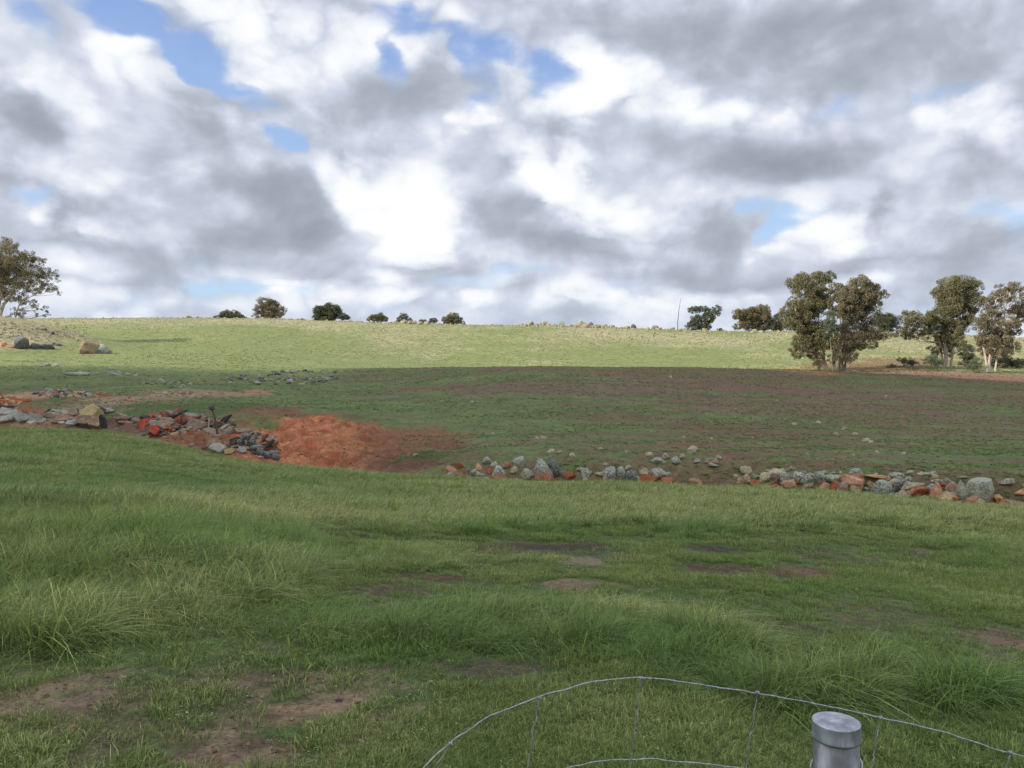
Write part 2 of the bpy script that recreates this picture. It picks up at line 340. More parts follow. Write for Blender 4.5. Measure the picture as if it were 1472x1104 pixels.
C = gullyband(C, .4, 7, np.array([.16, .085, .06]), .95, .44, 60, 600)
C = gullyband(C, 6, 26, np.array([.16, .085, .05]), .8, .52, -300, 330)
pitm = np.exp(-(np.abs((gpx-(435+ (gdep-50)*1.0)+(n_f-.5)*70)/112.)**3.2))*sstep(gdep, 41, 44)*(1-sstep(gdep+(n_f-.5)*8+(n_a-.5)*10+np.abs(gpx-440)*.035, 63, 66))
pc = RED[None]*(1-sstep(n_f, .35, .65)[:, None])+ORANGE[None]*sstep(n_f, .35, .65)[:, None]
pc = pc*(.75+.5*n_b)[:, None]
C = C*(1-pitm[:, None])+pc*pitm[:, None]
for a in [(10,572,50,8,[.42,.26,.17]),(60,592,90,7,[.28,.14,.09]),(0,592,40,14,RED),(170,575,60,7,SAND),(150,582,50,5,SAND),(290,565,60,5,SAND),(250,567,30,4,[.40,.26,.2]),(370,565,20,4,[.42,.2,.12]),(370,588,70,9,[.2,.09,.055]),
          (60,598,90,6,[.30,.16,.1]),(210,602,70,10,[.19,.10,.08]),(590,628,60,12,[.26,.1,.055]),(640,640,30,8,[.2,.08,.05]),(560,650,40,10,[.24,.1,.06]),(600,660,60,10,[.15,.07,.045]),
          (250,590,80,8,[.09,.13,.04]),(300,583,60,8,[.085,.13,.035]),(600,655,50,5,[.08,.11,.03])]:
    C = patch(C, a[0], a[1], a[2], a[3], np.array(a[4])*.75, .85, .8, 1.1, 30.)
for a in [(1040,618,90,4,[.15,.06,.045]),(1060,655,60,5,[.16,.07,.05]),(900,600,90,6,[.14,.07,.05]),(1250,590,200,14,[.16,.095,.07]),(820,560,200,10,[.15,.09,.07]),(1100,560,250,8,[.155,.09,.068]),(1000,640,40,4,[.16,.07,.05])]:
    C = patch(C, a[0], a[1], a[2], a[3], a[4], .6, .9, 1.0, 38., .4)
# bare red earth beyond the crest under the right-hand trees
for a in [(1400,540,140,7,[.36,.19,.12]),(1250,527,90,5,[.22,.11,.07]),(1300,520,60,5,[.20,.12,.08]),(1160,532,60,3,[.32,.17,.1]),(1300,535,90,4,[.38,.24,.15])]:
    C = patch(C, a[0], a[1], a[2], a[3], a[4], .95, .6, .6, 106.)
# near field: bare patches
for a in [(430,1020,75,14,[.26,.17,.105]),(500,1005,25,8,[.27,.18,.11]),(340,1085,130,20,[.13,.085,.058]),(120,1010,90,14,[.14,.10,.06]),(200,1000,120,16,[.12,.09,.05]),(60,1060,90,20,[.12,.09,.055]),(560,1080,80,18,[.085,.07,.045]),
          (80,985,120,10,[.13,.10,.06]),(420,975,160,14,[.10,.08,.05]),(700,960,90,10,[.10,.08,.05]),(830,1020,60,12,[.14,.10,.065]),(970,1060,60,14,[.10,.085,.05]),(780,787,95,6,DARKB),(850,783,40,4,DARKB),(700,790,60,5,[.09,.055,.04]),
          (1025,788,50,4,DARKB),(1150,791,60,4,DARKB),(1330,796,45,4,DARKB),(1025,817,55,6,[.085,.045,.035]),(1150,822,70,8,[.15,.085,.06]),(1230,818,50,5,[.2,.14,.09]),(640,832,90,5,[.10,.055,.04]),(820,840,60,7,[.17,.12,.08]),(840,807,40,5,[.2,.16,.10]),
          (1450,920,60,14,[.19,.12,.085]),(1400,935,80,10,[.12,.1,.06]),(1120,900,50,9,[.09,.07,.045]),(900,830,50,4,[.12,.07,.05]),(20,905,25,8,[.2,.12,.08]),(490,765,35,8,[.07,.06,.045]),(940,800,70,10,[.12,.11,.08]),(540,845,90,10,[.09,.07,.045]),(1380,800,80,5,[.12,.1,.06]),(1290,880,90,7,[.1,.09,.05])]:
    C = patch(C, a[0], a[1], a[2], a[3], a[4], .9, .9, .9, 2.5, .5)
bare_n = sstep(n_a*.5+n_c*.3+n_b*.2+.10*sstep(gpy, 930, 1050)*sstep(gpx, 800, 200), .56, .66)*(1-sstep(gdep, 12, 18))
C = mixc(C, np.array([.105, .078, .048]), bare_n*.7*front)
C = mixc(C, np.array([.20, .145, .095]), .7*front*sstep(n_b*.65+n_f*.35, .47, .60)*sstep(gpy, 950, 1000)*sstep(gpx, 800, 560))
C = patch(C, 488, 1007, 6, 2.5, [.03, .022, .018], .9, .6, .6, 2.5)  # dark inside of a burrow painted flat on the soil
C = np.clip(C*(.82+.36*n_b)[:, None], .01, .9)
ca = gnd.color_attributes.new('soil', 'FLOAT_COLOR', 'POINT')
ca.data.foreach_set('color', np.concatenate([C, np.ones((len(C), 1))], 1).astype(np.float32).ravel())
gm, N, b, o = new_mat('ground_cover')
at = N.n('ShaderNodeAttribute', attribute_name='soil'); geo = N.n('ShaderNodeNewGeometry').outputs['Position']
f1 = N.noise(geo, 9.0, 6, .65); f2 = N.noise(geo, 1.1, 5, .6); f3 = N.noise(geo, 40, 4, .6)
cc = N.mix(1.0, at.outputs['Color'], N.ramp(f1, [(.25, (.55, .55, .55)), (.5, (1, 1, 1)), (.78, (1.55, 1.5, 1.4))]), 'MULTIPLY')
cc = N.mix(1.0, cc, N.ramp(f3, [(.3, (.6, .6, .62)), (.5, (1, 1, 1)), (.72, (1.5, 1.45, 1.35))]), 'MULTIPLY')
cc = N.mix(1.0, cc, N.ramp(f2, [(.3, (.78, .8, .8)), (.7, (1.2, 1.18, 1.15))]), 'MULTIPLY')
N.put(b.inputs['Base Color'], cc); b.inputs['Roughness'].default_value = .95; b.inputs['Specular IOR Level'].default_value = .15
bp = N.n('ShaderNodeBump'); bp.inputs['Strength'].default_value = .8; bp.inputs['Distance'].default_value = .06
N.put(bp.inputs['Height'], N.m('ADD', N.m('MULTIPLY', f1, .7), N.m('ADD', f2, N.m('MULTIPLY', f3, .25)))); N.put(b.inputs['Normal'], bp.outputs[0])
gnd.materials.append(gm)
ground = link('ground', gnd); tag(ground, kind='structure')

# ------------------------------------------------------------------ the cloud that shades the near hillside (overhead to the left, behind the camera)
bx = np.linspace(-1500, 2900, 90)
yb_px = [-1500, -300, 0, 200, 330, 450, 560, 736, 1050, 1200, 1350, 1472, 1750, 2900]
yb_v = [104, 102, 103, 104, 107, 112, 117, 118, 116, 111.5, 106.5, 100, 92, 70]
def build_cloud():
    ybs = np.interp(bx, yb_px, yb_v); nt_ = 40
    V = []; Lc = 520/math.sin(SUN_EL)
    base = []; 
    for k in range(nt_+1):
        tt = (k/nt_)**1.6
        yy = ybs*(1-tt) + (-170)*tt
        xx = (bx-CX)/F*ybs*(1+.0*tt)
        zz_ = Hfull(xx, np.maximum(yy, 5)) if k == 0 else Hfull(xx, np.maximum(yy, 5))*.0 + Hfull(xx, ybs)
        base.append(np.stack([xx, yy, zz_], 1))
    B = np.stack(base)          # rows, cols, 3
    S_ = np.array(SUNV)*Lc
    rows, cols = B.shape[:2]
    ed = np.minimum(np.minimum(np.arange(rows), rows-1-np.arange(rows))[:, None]/6., np.minimum(np.arange(cols), cols-1-np.arange(cols))[None]/8.)
    prof = np.sqrt(np.clip(1-(1-np.clip(ed, 0, 1))**2, 0, 1))
    lump = fbm(B[..., 0].ravel(), B[..., 1].ravel(), 45, 5, 301).reshape(rows, cols)
    edge_rag = (fbm(B[..., 0].ravel(), B[..., 1].ravel(), 14, 4, 311).reshape(rows, cols)-.5)
    B = B + S_[None, None]
    B[0, :, 1] += edge_rag[0]*2.5
    top = B.copy(); top[..., 2] += prof*(3+14*lump); bot = B.copy(); bot[..., 2] -= prof*(1+6*lump)
    V = np.concatenate([top.reshape(-1, 3), bot.reshape(-1, 3)]); n = rows*cols
    I = (np.arange(rows-1)[:, None]*cols+np.arange(cols-1)[None]).ravel()
    q = np.stack([I, I+1, I+cols+1, I+cols], 1)
    side = []
    for k in range(cols-1): side.append((k, k+1, n+k+1, n+k)); a0 = (rows-1)*cols+k; side.append((a0+1, a0, n+a0, n+a0+1))
    for k in range(rows-1): a0 = k*cols; side.append((a0+cols, a0, n+a0, n+a0+cols)); a0 = k*cols+cols-1; side.append((a0, a0+cols, n+a0+cols, n+a0))
    Fq = np.concatenate([q, q[:, ::-1]+n, np.array(side)])
    m, N, b, o = new_mat('cloud_vapour')
    df = N.n('ShaderNodeBsdfDiffuse'); df.inputs[0].default_value = (.9, .9, .92, 1)
    tr = N.n('ShaderNodeBsdfTranslucent'); tr.inputs[0].default_value = (.9, .9, .92, 1)
    mx = N.n('ShaderNodeMixShader'); mx.inputs[0].default_value = .45
    N.t.links.new(df.outputs[0], mx.inputs[1]); N.t.links.new(tr.outputs[0], mx.inputs[2]); N.t.links.new(mx.outputs[0], o.inputs[0])
    c = link('cloud', mesh_from('cloud', V, Fq, True, m)); tag(c, kind='structure')
build_cloud()

# ------------------------------------------------------------------ tubes
def tube(path, rad, sides=7):
    P_ = np.array(path, float); n = len(P_); V = []; Fq = []
    T = np.gradient(P_, axis=0); T /= np.linalg.norm(T, axis=1)[:, None]+1e-9
    up = np.array([0, 0, 1.]) if abs(T[0, 2]) < .9 else np.array([1., 0, 0])
    for k in range(n):
        a_ = np.cross(T[k], up); a_ /= np.linalg.norm(a_)+1e-9; b_ = np.cross(T[k], a_); up = -b_ if np.dot(-b_, up) > 0 else b_; 
        b_ = np.cross(T[k], a_)
        th = np.arange(sides)*2*math.pi/sides
        V.append(P_[k]+rad[k]*(np.cos(th)[:, None]*a_+np.sin(th)[:, None]*b_))
        up = np.cross(a_, T[k])
    V = np.concatenate(V)
    for k in range(n-1):
        for s in range(sides):
            s2 = (s+1) % sides; Fq.append((k*sides+s, k*sides+s2, (k+1)*sides+s2, (k+1)*sides+s))
    return V, Fq
class MB:
    def __init__(s): s.V = []; s.F = []; s.n = 0
    def add(s, V, Fq): s.V.append(np.asarray(V, float)); s.F += [tuple(i+s.n for i in f) for f in Fq]; s.n += len(V)
    def tube(s, path, rad, sides=7): s.add(*tube(path, rad, sides))
    def mesh(s, name, mat, smooth=True):
        me = bpy.data.meshes.new(name); me.from_pydata([tuple(v) for v in np.concatenate(s.V)], [], s.F); me.update()
        if smooth:
            for p in me.polygons: p.use_smooth = True
        me.materials.append(mat); return me

# ------------------------------------------------------------------ trees
def leaf_mat(name, cols):
    m, N, b, o = new_mat(name)
    at = N.n('ShaderNodeAttribute', attribute_name='leaf')
    c = N.ramp(at.outputs['Fac'], [(k/(len(cols)-1), c_) for k, c_ in enumerate(cols)])
    N.put(b.inputs['Base Color'], c); b.inputs['Roughness'].default_value = .55; b.inputs['Specular IOR Level'].default_value = .35
    tr = N.n('ShaderNodeBsdfTranslucent'); N.put(tr.inputs[0], N.mix(1.0, c, (1.3, 1.25, .7), 'MULTIPLY'))
    mx = N.n('ShaderNodeMixShader'); mx.inputs[0].default_value = .25
    N.t.links.new(b.outputs[0], mx.inputs[1]); N.t.links.new(tr.outputs[0], mx.inputs[2]); N.t.links.new(mx.outputs[0], o.inputs[0])
    return m
LEAF_OLIVE = leaf_mat('leaf_olive', [(.085, .085, .040), (.145, .145, .066), (.215, .20, .10), (.27, .225, .13)])
LEAF_DARK = leaf_mat('leaf_dark', [(.06, .07, .045), (.09, .105, .062), (.13, .14, .082), (.17, .165, .10)])
LEAF_BROWN = leaf_mat('leaf_brown', [(.10, .092, .05), (.16, .14, .075), (.22, .185, .105), (.28, .22, .135)])
LEAF_GREY = leaf_mat('leaf_grey_green', [(.08, .11, .06), (.12, .165, .085), (.17, .21, .12), (.2, .22, .13)])
def bark_mat(name, c1, c2, c3):
    m, N, b, o = new_mat(name)
    tcn = N.n('ShaderNodeTexCoord').outputs['Object']
    mp = N.n('ShaderNodeMapping'); N.put(mp.inputs[0], tcn); mp.inputs['Scale'].default_value = (3, 3, .8)
    f = N.noise(mp.outputs[0], 1.6, 6, .6)
    N.put(b.inputs['Base Color'], N.ramp(f, [(.3, c1), (.5, c2), (.7, c3)])); b.inputs['Roughness'].default_value = .85
    bp = N.n('ShaderNodeBump'); bp.inputs['Strength'].default_value = .6; bp.inputs['Distance'].default_value = .05; N.put(bp.inputs['Height'], f); N.put(b.inputs['Normal'], bp.outputs[0])
    return m
BARK_PALE = bark_mat('bark_pale', (.22, .15, .11), (.46, .38, .30), (.60, .53, .45))
BARK_DARK = bark_mat('bark_dark', (.06, .05, .045), (.12, .10, .085), (.20, .17, .15))
def crown_mesh(name, lobes, mat, rng, leaf=.2, dens=1.0, sub_r=.26):
    """lobes: (centre xyz, radii xyz). Small leaf faces in clumps over each lobe, gaps between the clumps."""
    Cs = []; tones = []; subs = []
    for (c, rd) in lobes:
        c = np.array(c); rd = np.array(rd); vol = (rd[0]*rd[1]*rd[2])**(1/3)
        ns = int(np.clip(14*dens*(vol/1.0)**1.2, 6, 60))
        for k in range(ns):
            v = rng.normal(size=3); v /= np.linalg.norm(v); rad = rng.uniform(.45, 1.0)**.5
            
            p = c+v*rd*rad*.88; sr = np.clip(vol*rng.uniform(.6, 1.25)*sub_r*1.25, .26, .85)
            subs.append(p)
            n = int(70*dens*(sr/.45)**2*(.2/leaf)**1.6)+6
            q = rng.normal(size=(n, 3)); q /= np.linalg.norm(q, axis=1)[:, None]; q *= rng.uniform(.25, 1, (n, 1))**.5*sr*np.array([1.0, 1.0, .88])
            Cs.append(p+q); t0 = rng.uniform(.15, .85); tones.append(np.clip(t0+rng.normal(0, .14, n), 0, 1))
    P_ = np.concatenate(Cs); T_ = np.concatenate(tones); n = len(P_)
    d1 = rng.normal(size=(n, 3)); d1[:, 2] -= .5; d1 /= np.linalg.norm(d1, axis=1)[:, None]
    d2 = np.cross(d1, rng.normal(size=(n, 3))); d2 /= np.linalg.norm(d2, axis=1)[:, None]
    L_ = leaf*rng.uniform(.6, 1.3, (n, 1)); Wd = L_*rng.uniform(.3, .55, (n, 1))
    V = np.stack([P_-d1*L_*.5, P_+d2*Wd*.5, P_+d1*L_*.5, P_-d2*Wd*.5], 1).reshape(-1, 3)
    me = mesh_from(name, V, np.arange(4*n).reshape(-1, 4), False, mat)
    a = me.attributes.new('leaf', 'FLOAT', 'FACE'); a.data.foreach_set('value', T_.astype(np.float32))
    return me, subs
def tree(name, label, cat, base, scale, lobes_px, trunks, leafm, barkm, seed, group=None, leaf=.2, dens=1.0, depth=.75, trunk_r=.22, sub_r=.26, twigs=True):
    """base: world point of the foot; lobes_px/trunks in metres relative to the foot: (x, z, rx, rz)"""
    rng = np.random.default_rng(seed)
    root = bpy.data.objects.new(name, None); col.objects.link(root); root.location = base
    tag(root, label, cat, group)
    width = max(abs(l[0]) + l[2] for l in lobes_px)
    lobes = []
    for (x, z, rx, rz) in lobes_px:
        ry = (rx+rz)/2*.9; yd = rng.uniform(.25, .9)*width*.40*depth
        for sg in (-1, 1): lobes.append(((x+rng.normal(0, .1)*rx, sg*yd, z+rng.normal(0, .1)*rz), (rx, ry, rz)))
    me, subs = crown_mesh('crown', lobes, leafm, rng, leaf, dens, sub_r)
    link('crown', me, root)
    mb = MB()
    tops = []
    for (pts, r0) in trunks:
        pts = np.array([(p[0], p[2] if len(p) > 2 else 0, p[1]) for p in pts], float)
        n = 9; s = np.linspace(0, len(pts)-1, n); path = np.stack([np.interp(s, np.arange(len(pts)), pts[:, k]) for k in range(3)], 1)
        path[1:-1] += rng.normal(0, r0*.3, (n-2, 3))*np.array([1, 1, .3]); path[0, 2] = -.4
        rad = np.linspace(r0*.85, r0*.22, n); rad[0] *= 1.3
        mb.tube(path, rad, 8); tops.append((path, rad))
    for (c, rd) in lobes:
        c = np.array(c); bi = None; bd = 1e9
        for ti, (path, rad) in enumerate(tops):
            for k in range(2, len(path)):
                dz = c[2]-path[k, 2]; dd = np.linalg.norm(c-path[k]) + (3*abs(dz) if dz < 0 else 0)
                if dd < bd: bd = dd; bi = (path[k], rad[k])
        a0 = bi[0]; mid = (a0+c)/2+np.array([0, 0, -.1*bd])+rng.normal(0, .05*bd, 3)
        s = np.linspace(0, 1, 6)[:, None]; path = (1-s)**2*a0+2*s*(1-s)*mid+s*s*c
        r0 = min(bi[1]*.75, .03+.035*bd)+.01
        mb.tube(path, np.linspace(r0, .025, 6), 5)
        if twigs:
            near_s = [q for q in subs if np.all(np.abs(q-c) < np.array(rd)*1.05)]
            for q in near_s[:8]:
                mb.tube([c, (c+q)/2+rng.normal(0, .06, 3), q], [.03, .02, .01], 4)
    link('trunk', mb.mesh('trunk', barkm), root)
    return root
def px_tree(name, label, cat, bpx, bpy_, depth_y, lobes, trunks, leafm, barkm, seed, **kw):
    """lobes and trunks read in photo pixels; turned into metres at the tree's own distance"""
    x0 = (bpx-CX)/F*depth_y; z0 = Hz(x0, depth_y); s = depth_y/F
    zpix = EYE+(CY-bpy_)*s      # height the photo gives the foot
    conv = lambda px, py: ((px-bpx)*s, (EYE+(CY-py)*s)-z0)
    L_ = [(*conv(a, b_), rx*s*.96, ry*s*1.16) for a, b_, rx, ry in lobes]
    T_ = [([conv(*p[:2])+tuple(p[2:]) for p in pts], r*s) for pts, r in trunks]
    for t in T_: t[0][0] = (t[0][0][0], 0.0)+tuple(t[0][0][2:])
    return tree(name, label, cat, (x0, depth_y, z0), s, L_, T_, leafm, barkm, seed, **kw)
def crop(l, k=3.853, ox=1090, oy=370): return [(ox+a/k, oy+b_/k, c/k, d_/k) for a, b_, c, d_ in l]
G1 = 'tall gum trees at the right'
px_tree('gum_tree', 'tall olive gum tree with several pale trunks, left half of the right-hand clump', 'tree', 1195, 533, 119,
 crop([(225,130,62,38),(330,125,70,36),(270,180,85,38),(370,110,40,26),(205,235,32,30),(190,300,50,48),(260,290,85,60),(330,245,75,52),(230,350,90,48),(310,400,80,58),(255,470,58,56),(232,530,34,30),(340,470,70,46),(163,345,28,38),(320,540,40,34),(215,500,26,34),(390,180,40,36)]),
 [([(1188,533),(1184,500),(1176,455)], 3.4), ([(1199,533),(1197,505),(1190,460)], 2.6), ([(1196,533),(1203,500),(1195,430)], 3.0)], LEAF_OLIVE, BARK_PALE, 5, group=G1, dens=1.35)
px_tree('gum_tree', 'dark rounded gum tree with leaning trunks, right half of the right-hand clump', 'tree', 1210, 533, 114,
 crop([(470,190,60,45),(545,165,72,42),(620,180,55,42),(680,212,34,24),(560,235,95,52),(460,250,60,52),(632,285,36,46),(510,310,80,48),(565,350,55,44),(480,400,55,52),(520,460,50,50),(600,420,58,38),(600,485,38,24),(665,440,60,26),(720,430,24,18),(500,540,42,46),(470,470,40,60),(430,560,30,30)]),
 [([(1205,533),(1210,500),(1222,450)], 2.6), ([(1209,533),(1212,505),(1207,450)], 2.8), ([(1213,533),(1222,495),(1232,460)], 2.2)], LEAF_BROWN, BARK_DARK, 6, group=G1, dens=1.35)
px_tree('sapling', 'small pale green tree showing between the two gums of the right-hand clump', 'tree', 1197, 531, 111.5,
 crop([(400,330,38,36),(395,370,34,34),(425,400,26,30),(380,420,30,30)]), [([(1197,531),(1194,490),(1194,460)], .6)], LEAF_GREY, BARK_PALE, 7, dens=1.3, leaf=.16)
px_tree('gum_tree', 'dark green gum behind and right of the right-hand clump', 'tree', 1274, 481, 244,
 crop([(720,335,44,30),(700,370,50,34),(755,360,24,26),(670,350,36,34),(690,400,34,20),(745,395,26,18)]), [([(1275,481),(1275,472),(1276,460)], 1.4)], LEAF_DARK, BARK_DARK, 8, dens=1.2)
px_tree('gum_tree', 'tallest of the far right gums, crown reaching out low to its left', 'tree', 1358, 531, 121,
 crop([(1090,150,90,44),(1030,185,42,36),(1170,175,46,52),(1100,210,95,50),(1060,270,90,50),(1160,250,48,50),(1010,320,70,45),(1130,330,60,56),(1060,400,76,50),(1080,470,50,48),(1050,440,50,50),(950,360,46,42),(890,330,48,36),(830,335,48,36),(815,400,36,34),(870,400,50,34),(960,420,40,30),(850,440,34,14),(1090,520,34,36),(980,525,36,28)]),
 [([(1357,531),(1360,500),(1362,440),(1372,405)], 3.4), ([(1366,531),(1372,490),(1384,450)], 2.2), ([(1356,531),(1350,480),(1325,462),(1308,462)], 1.8)], LEAF_OLIVE, BARK_PALE, 9, group=G1, dens=1.35)
px_tree('gum_tree', 'sparse gum with one stout white trunk at the far right edge', 'tree', 1423, 539, 113.5,
 crop([(1375,165,42,30),(1420,175,36,30),(1340,215,44,36),(1400,225,44,32),(1260,240,50,26),(1290,300,56,40),(1250,370,52,40),(1420,285,50,26),(1460,290,40,36),(1470,350,30,30),(1340,370,60,46),(1400,400,36,40),(1250,450,46,40),(1330,450,60,50),(1390,490,36,46),(1290,510,56,30),(1340,530,40,30),(1490,300,40,40)]),
 [([(1423,539),(1421,515),(1426,480),(1432,430)], 3.6), ([(1421,520),(1412,495),(1405,470)], 2.4), ([(1430,470),(1445,445),(1452,420)], 1.6)], LEAF_BROWN, BARK_PALE, 10, group=G1, dens=1.35)
def bush(label, bpx, bpy_, dep, lobes, leafm, seed, **kw):
    return px_tree('shrub', label, 'shrub', bpx, bpy_, dep, lobes, [([(bpx, bpy_), (bpx+.5, bpy_-5)], .9), ([(bpx, bpy_), (bpx-3, bpy_-5)], .7)], leafm, BARK_DARK, seed, **kw)
bush('rounded dark shrub between the two far right gums', 1391, 528, 116, crop([(1160,520,34,30),(1175,560,36,34),(1140,570,30,26)]), LEAF_DARK, 20, dens=1.2)
bush('pale green shrub at the left foot of the tallest far right gum', 1343, 529, 114, crop([(970,560,42,30),(940,575,30,22),(1000,590,26,18)]), LEAF_GREY, 21, dens=1.2, leaf=.16)
bush('low grey-green shrub just left of the white trunk at the far right', 1408, 536, 112, crop([(1215,580,44,26),(1190,605,34,18)]), LEAF_GREY, 22, dens=1.2, leaf=.16)
bush('low dark bush in the shade right of the right-hand clump', 1300, 524, 123, crop([(810,575,44,18),(850,585,30,14),(730,605,30,14)]), LEAF_DARK, 23, dens=1.2)
bush('brushy dead undergrowth at the foot of the right-hand clump', 1178, 532, 114, crop([(340,590,34,26),(310,575,30,22)]), LEAF_BROWN, 24, dens=.8, leaf=.14)
bush('low leafy shrub behind the trunks at the right edge of the photo', 1450, 535, 126, crop([(1360,580,60,34),(1430,590,50,26)]), LEAF_DARK, 25, dens=1.2)
lt = lambda l: crop(l, 3.679, 0, 320)
px_tree('gum_tree', 'big spreading gum on the knoll at the left edge', 'tree', -12, 460, 172,
 lt([(40,112,42,26),(100,155,48,34),(60,200,70,50),(160,185,44,22),(130,230,50,34),(185,205,20,16),(30,270,66,56),(-40,210,80,70),(-110,290,60,60),(-60,340,70,60),(90,290,44,40),(180,300,44,32),(215,270,40,22),(262,258,34,18),(282,295,22,20),(235,340,40,28),(255,365,22,12),(190,330,30,26),(140,350,36,28),(60,340,50,34),(90,400,40,30),(150,420,32,22),(205,450,24,16),(222,470,15,14),(100,475,28,24),(80,500,16,12),(215,490,10,8)]),
 [([(-12,462),(4,440),(22,415),(38,390)], 3.6), ([(-10,460),(2,425),(6,395)], 2.8), ([(-12,462),(-20,430),(-22,400)], 2.6), ([(14,428),(30,432),(48,425)], 1.4)], LEAF_BROWN, BARK_PALE, 11, dens=.95, leaf=.22)
GR = 'trees along the far ridge'
def rt(l): return crop(l, 3.345, 280, 400)
def ridge(label, bpx, bpy_, dep, lobes, leafm, seed, tr=1.6, h=12, **kw):
    return px_tree('ridge_tree', label, 'tree', bpx, bpy_, dep, lobes, [([(bpx, bpy_), (bpx-1, bpy_-h*.6), (bpx-4, bpy_-h)], tr), ([(bpx, bpy_), (bpx+3, bpy_-h*.7), (bpx+6, bpy_-h)], tr*.7)], leafm, BARK_DARK, seed, group=GR, leaf=.3, twigs=False, **kw)
ridge('low wide dark bushy tree, leftmost on the ridge', 330, 462, 276, rt([(150,175,36,20),(195,175,28,18),(110,190,24,12),(230,190,24,12),(170,190,40,14)]), LEAF_DARK, 30, h=8, dens=1.1)
ridge('taller brownish open tree on the ridge, left part', 388, 463, 272, rt([(340,120,44,22),(310,150,32,22),(370,130,36,26),(350,165,44,24),(410,160,30,24),(300,180,22,14),(380,185,30,14),(425,148,16,12)]), LEAF_BROWN, 31, h=20, dens=.9)
ridge('dense round dark tree on the ridge', 472, 463, 270, rt([(640,145,40,22),(600,160,32,24),(670,160,38,26),(590,190,24,14),(640,185,50,20),(710,185,26,14),(735,190,12,10)]), LEAF_DARK, 32, h=12, dens=1.4)
ridge('small rounded olive bush on the ridge right of the dense dark tree', 543, 465, 268, rt([(890,185,30,18),(860,192,26,14),(915,198,22,12),(840,200,14,8)]), LEAF_OLIVE, 33, h=8, dens=1.3)
ridge('smallest single bushy tree on the ridge between two olive bushes', 580, 467, 266, rt([(1005,185,24,14),(985,198,20,12),(1030,200,20,12),(1000,205,26,10)]), LEAF_DARK, 34, h=7, dens=1.1)
ridge('low dark bush touching the brownish spreading one on the ridge', 612, 467, 265, rt([(1095,208,26,9),(1150,205,24,12),(1125,212,20,7)]), LEAF_DARK, 35, h=5, dens=1.1)
ridge('brownish spreading bush on the ridge', 650, 468, 264, rt([(1240,185,34,18),(1210,200,30,18),(1265,200,30,18),(1290,215,16,9),(1235,210,40,12)]), LEAF_BROWN, 36, h=9, dens=1.0)
def rs(l): return crop(l, 3.271, 700, 420)
ridge('dark open tree on the ridge just right of the thin pole', 1010, 476, 243, rs([(975,85,30,18),(1020,78,32,14),(1070,80,30,14),(1085,100,18,12),(1040,120,34,26),(990,135,34,24),(960,160,30,18),(1020,165,40,18),(930,178,12,8)]), LEAF_DARK, 37, h=20, dens=1.1)
ridge('broad two-toned tree on the ridge left of the right-hand clump', 1082, 476, 240, rs([(1190,105,38,24),(1240,110,46,32),(1295,90,36,30),(1300,130,44,30),(1230,145,50,26),(1180,160,24,14),(1330,145,20,18),(1280,165,50,14)]), LEAF_BROWN, 38, h=16, dens=1.2)
ridge('small dark bush on the ridge half hidden by the right-hand clump', 1118, 476, 238, rs([(1370,120,28,20),(1350,150,30,22),(1390,150,30,26),(1345,170,24,12)]), LEAF_DARK, 39, h=10, dens=1.1)
ridge('tiny low bush on the ridge between the open tree and the two-toned tree', 1036, 477, 243, rs([(1100,176,14,8),(1085,180,10,6)]), LEAF_DARK, 40, h=3, dens=.9)
for k, (bx_, w_, dk) in enumerate([(172,12,0),(181,8,0),(120,4,0),(133,3,0),(78,3,0),(86,2.5,0),(140,3,0),(207,6,0),(240,6,0),(105,4,0),(195,5,0),(222,5,0),(300,6,0),(435,5,0),(418,4,0)]):
    px_tree('ridge_shrub', 'tiny dark shrub dotted along the ridge at the upper left', 'shrub', bx_, 461, 280, [(bx_-w_*.3, 459.4, w_*.45, 1.4), (bx_+w_*.35, 459.7, w_*.4, 1.2)], [([(bx_, 461), (bx_, 459)], .5)], LEAF_DARK, BARK_DARK, 60+k, group='tiny shrubs dotted along the ridge', leaf=.3, twigs=False)

# ------------------------------------------------------------------ thin pole on the ridge
def pole():
    dep = 246; x0 = (974-CX)/F*dep; z0 = Hz(x0, dep); m, N, b, o = new_mat('weathered_wood')
    N.put(b.inputs['Base Color'], N.ramp(N.noise(None, 8), [(.3, (.13, .115, .11)), (.7, (.22, .2, .19))])); b.inputs['Roughness'].default_value = .9
    mb = MB(); mb.tube([(0, 0, -.4), (.05, 0, 3), (.35, 0, 6), (1.0, 0, 10.2)], [.16, .14, .10, .05], 8)
    o_ = link('pole', mb.mesh('pole', m), None, (x0, dep, z0)); tag(o_, 'thin bare leaning pole standing on the ridge', 'pole')
pole()

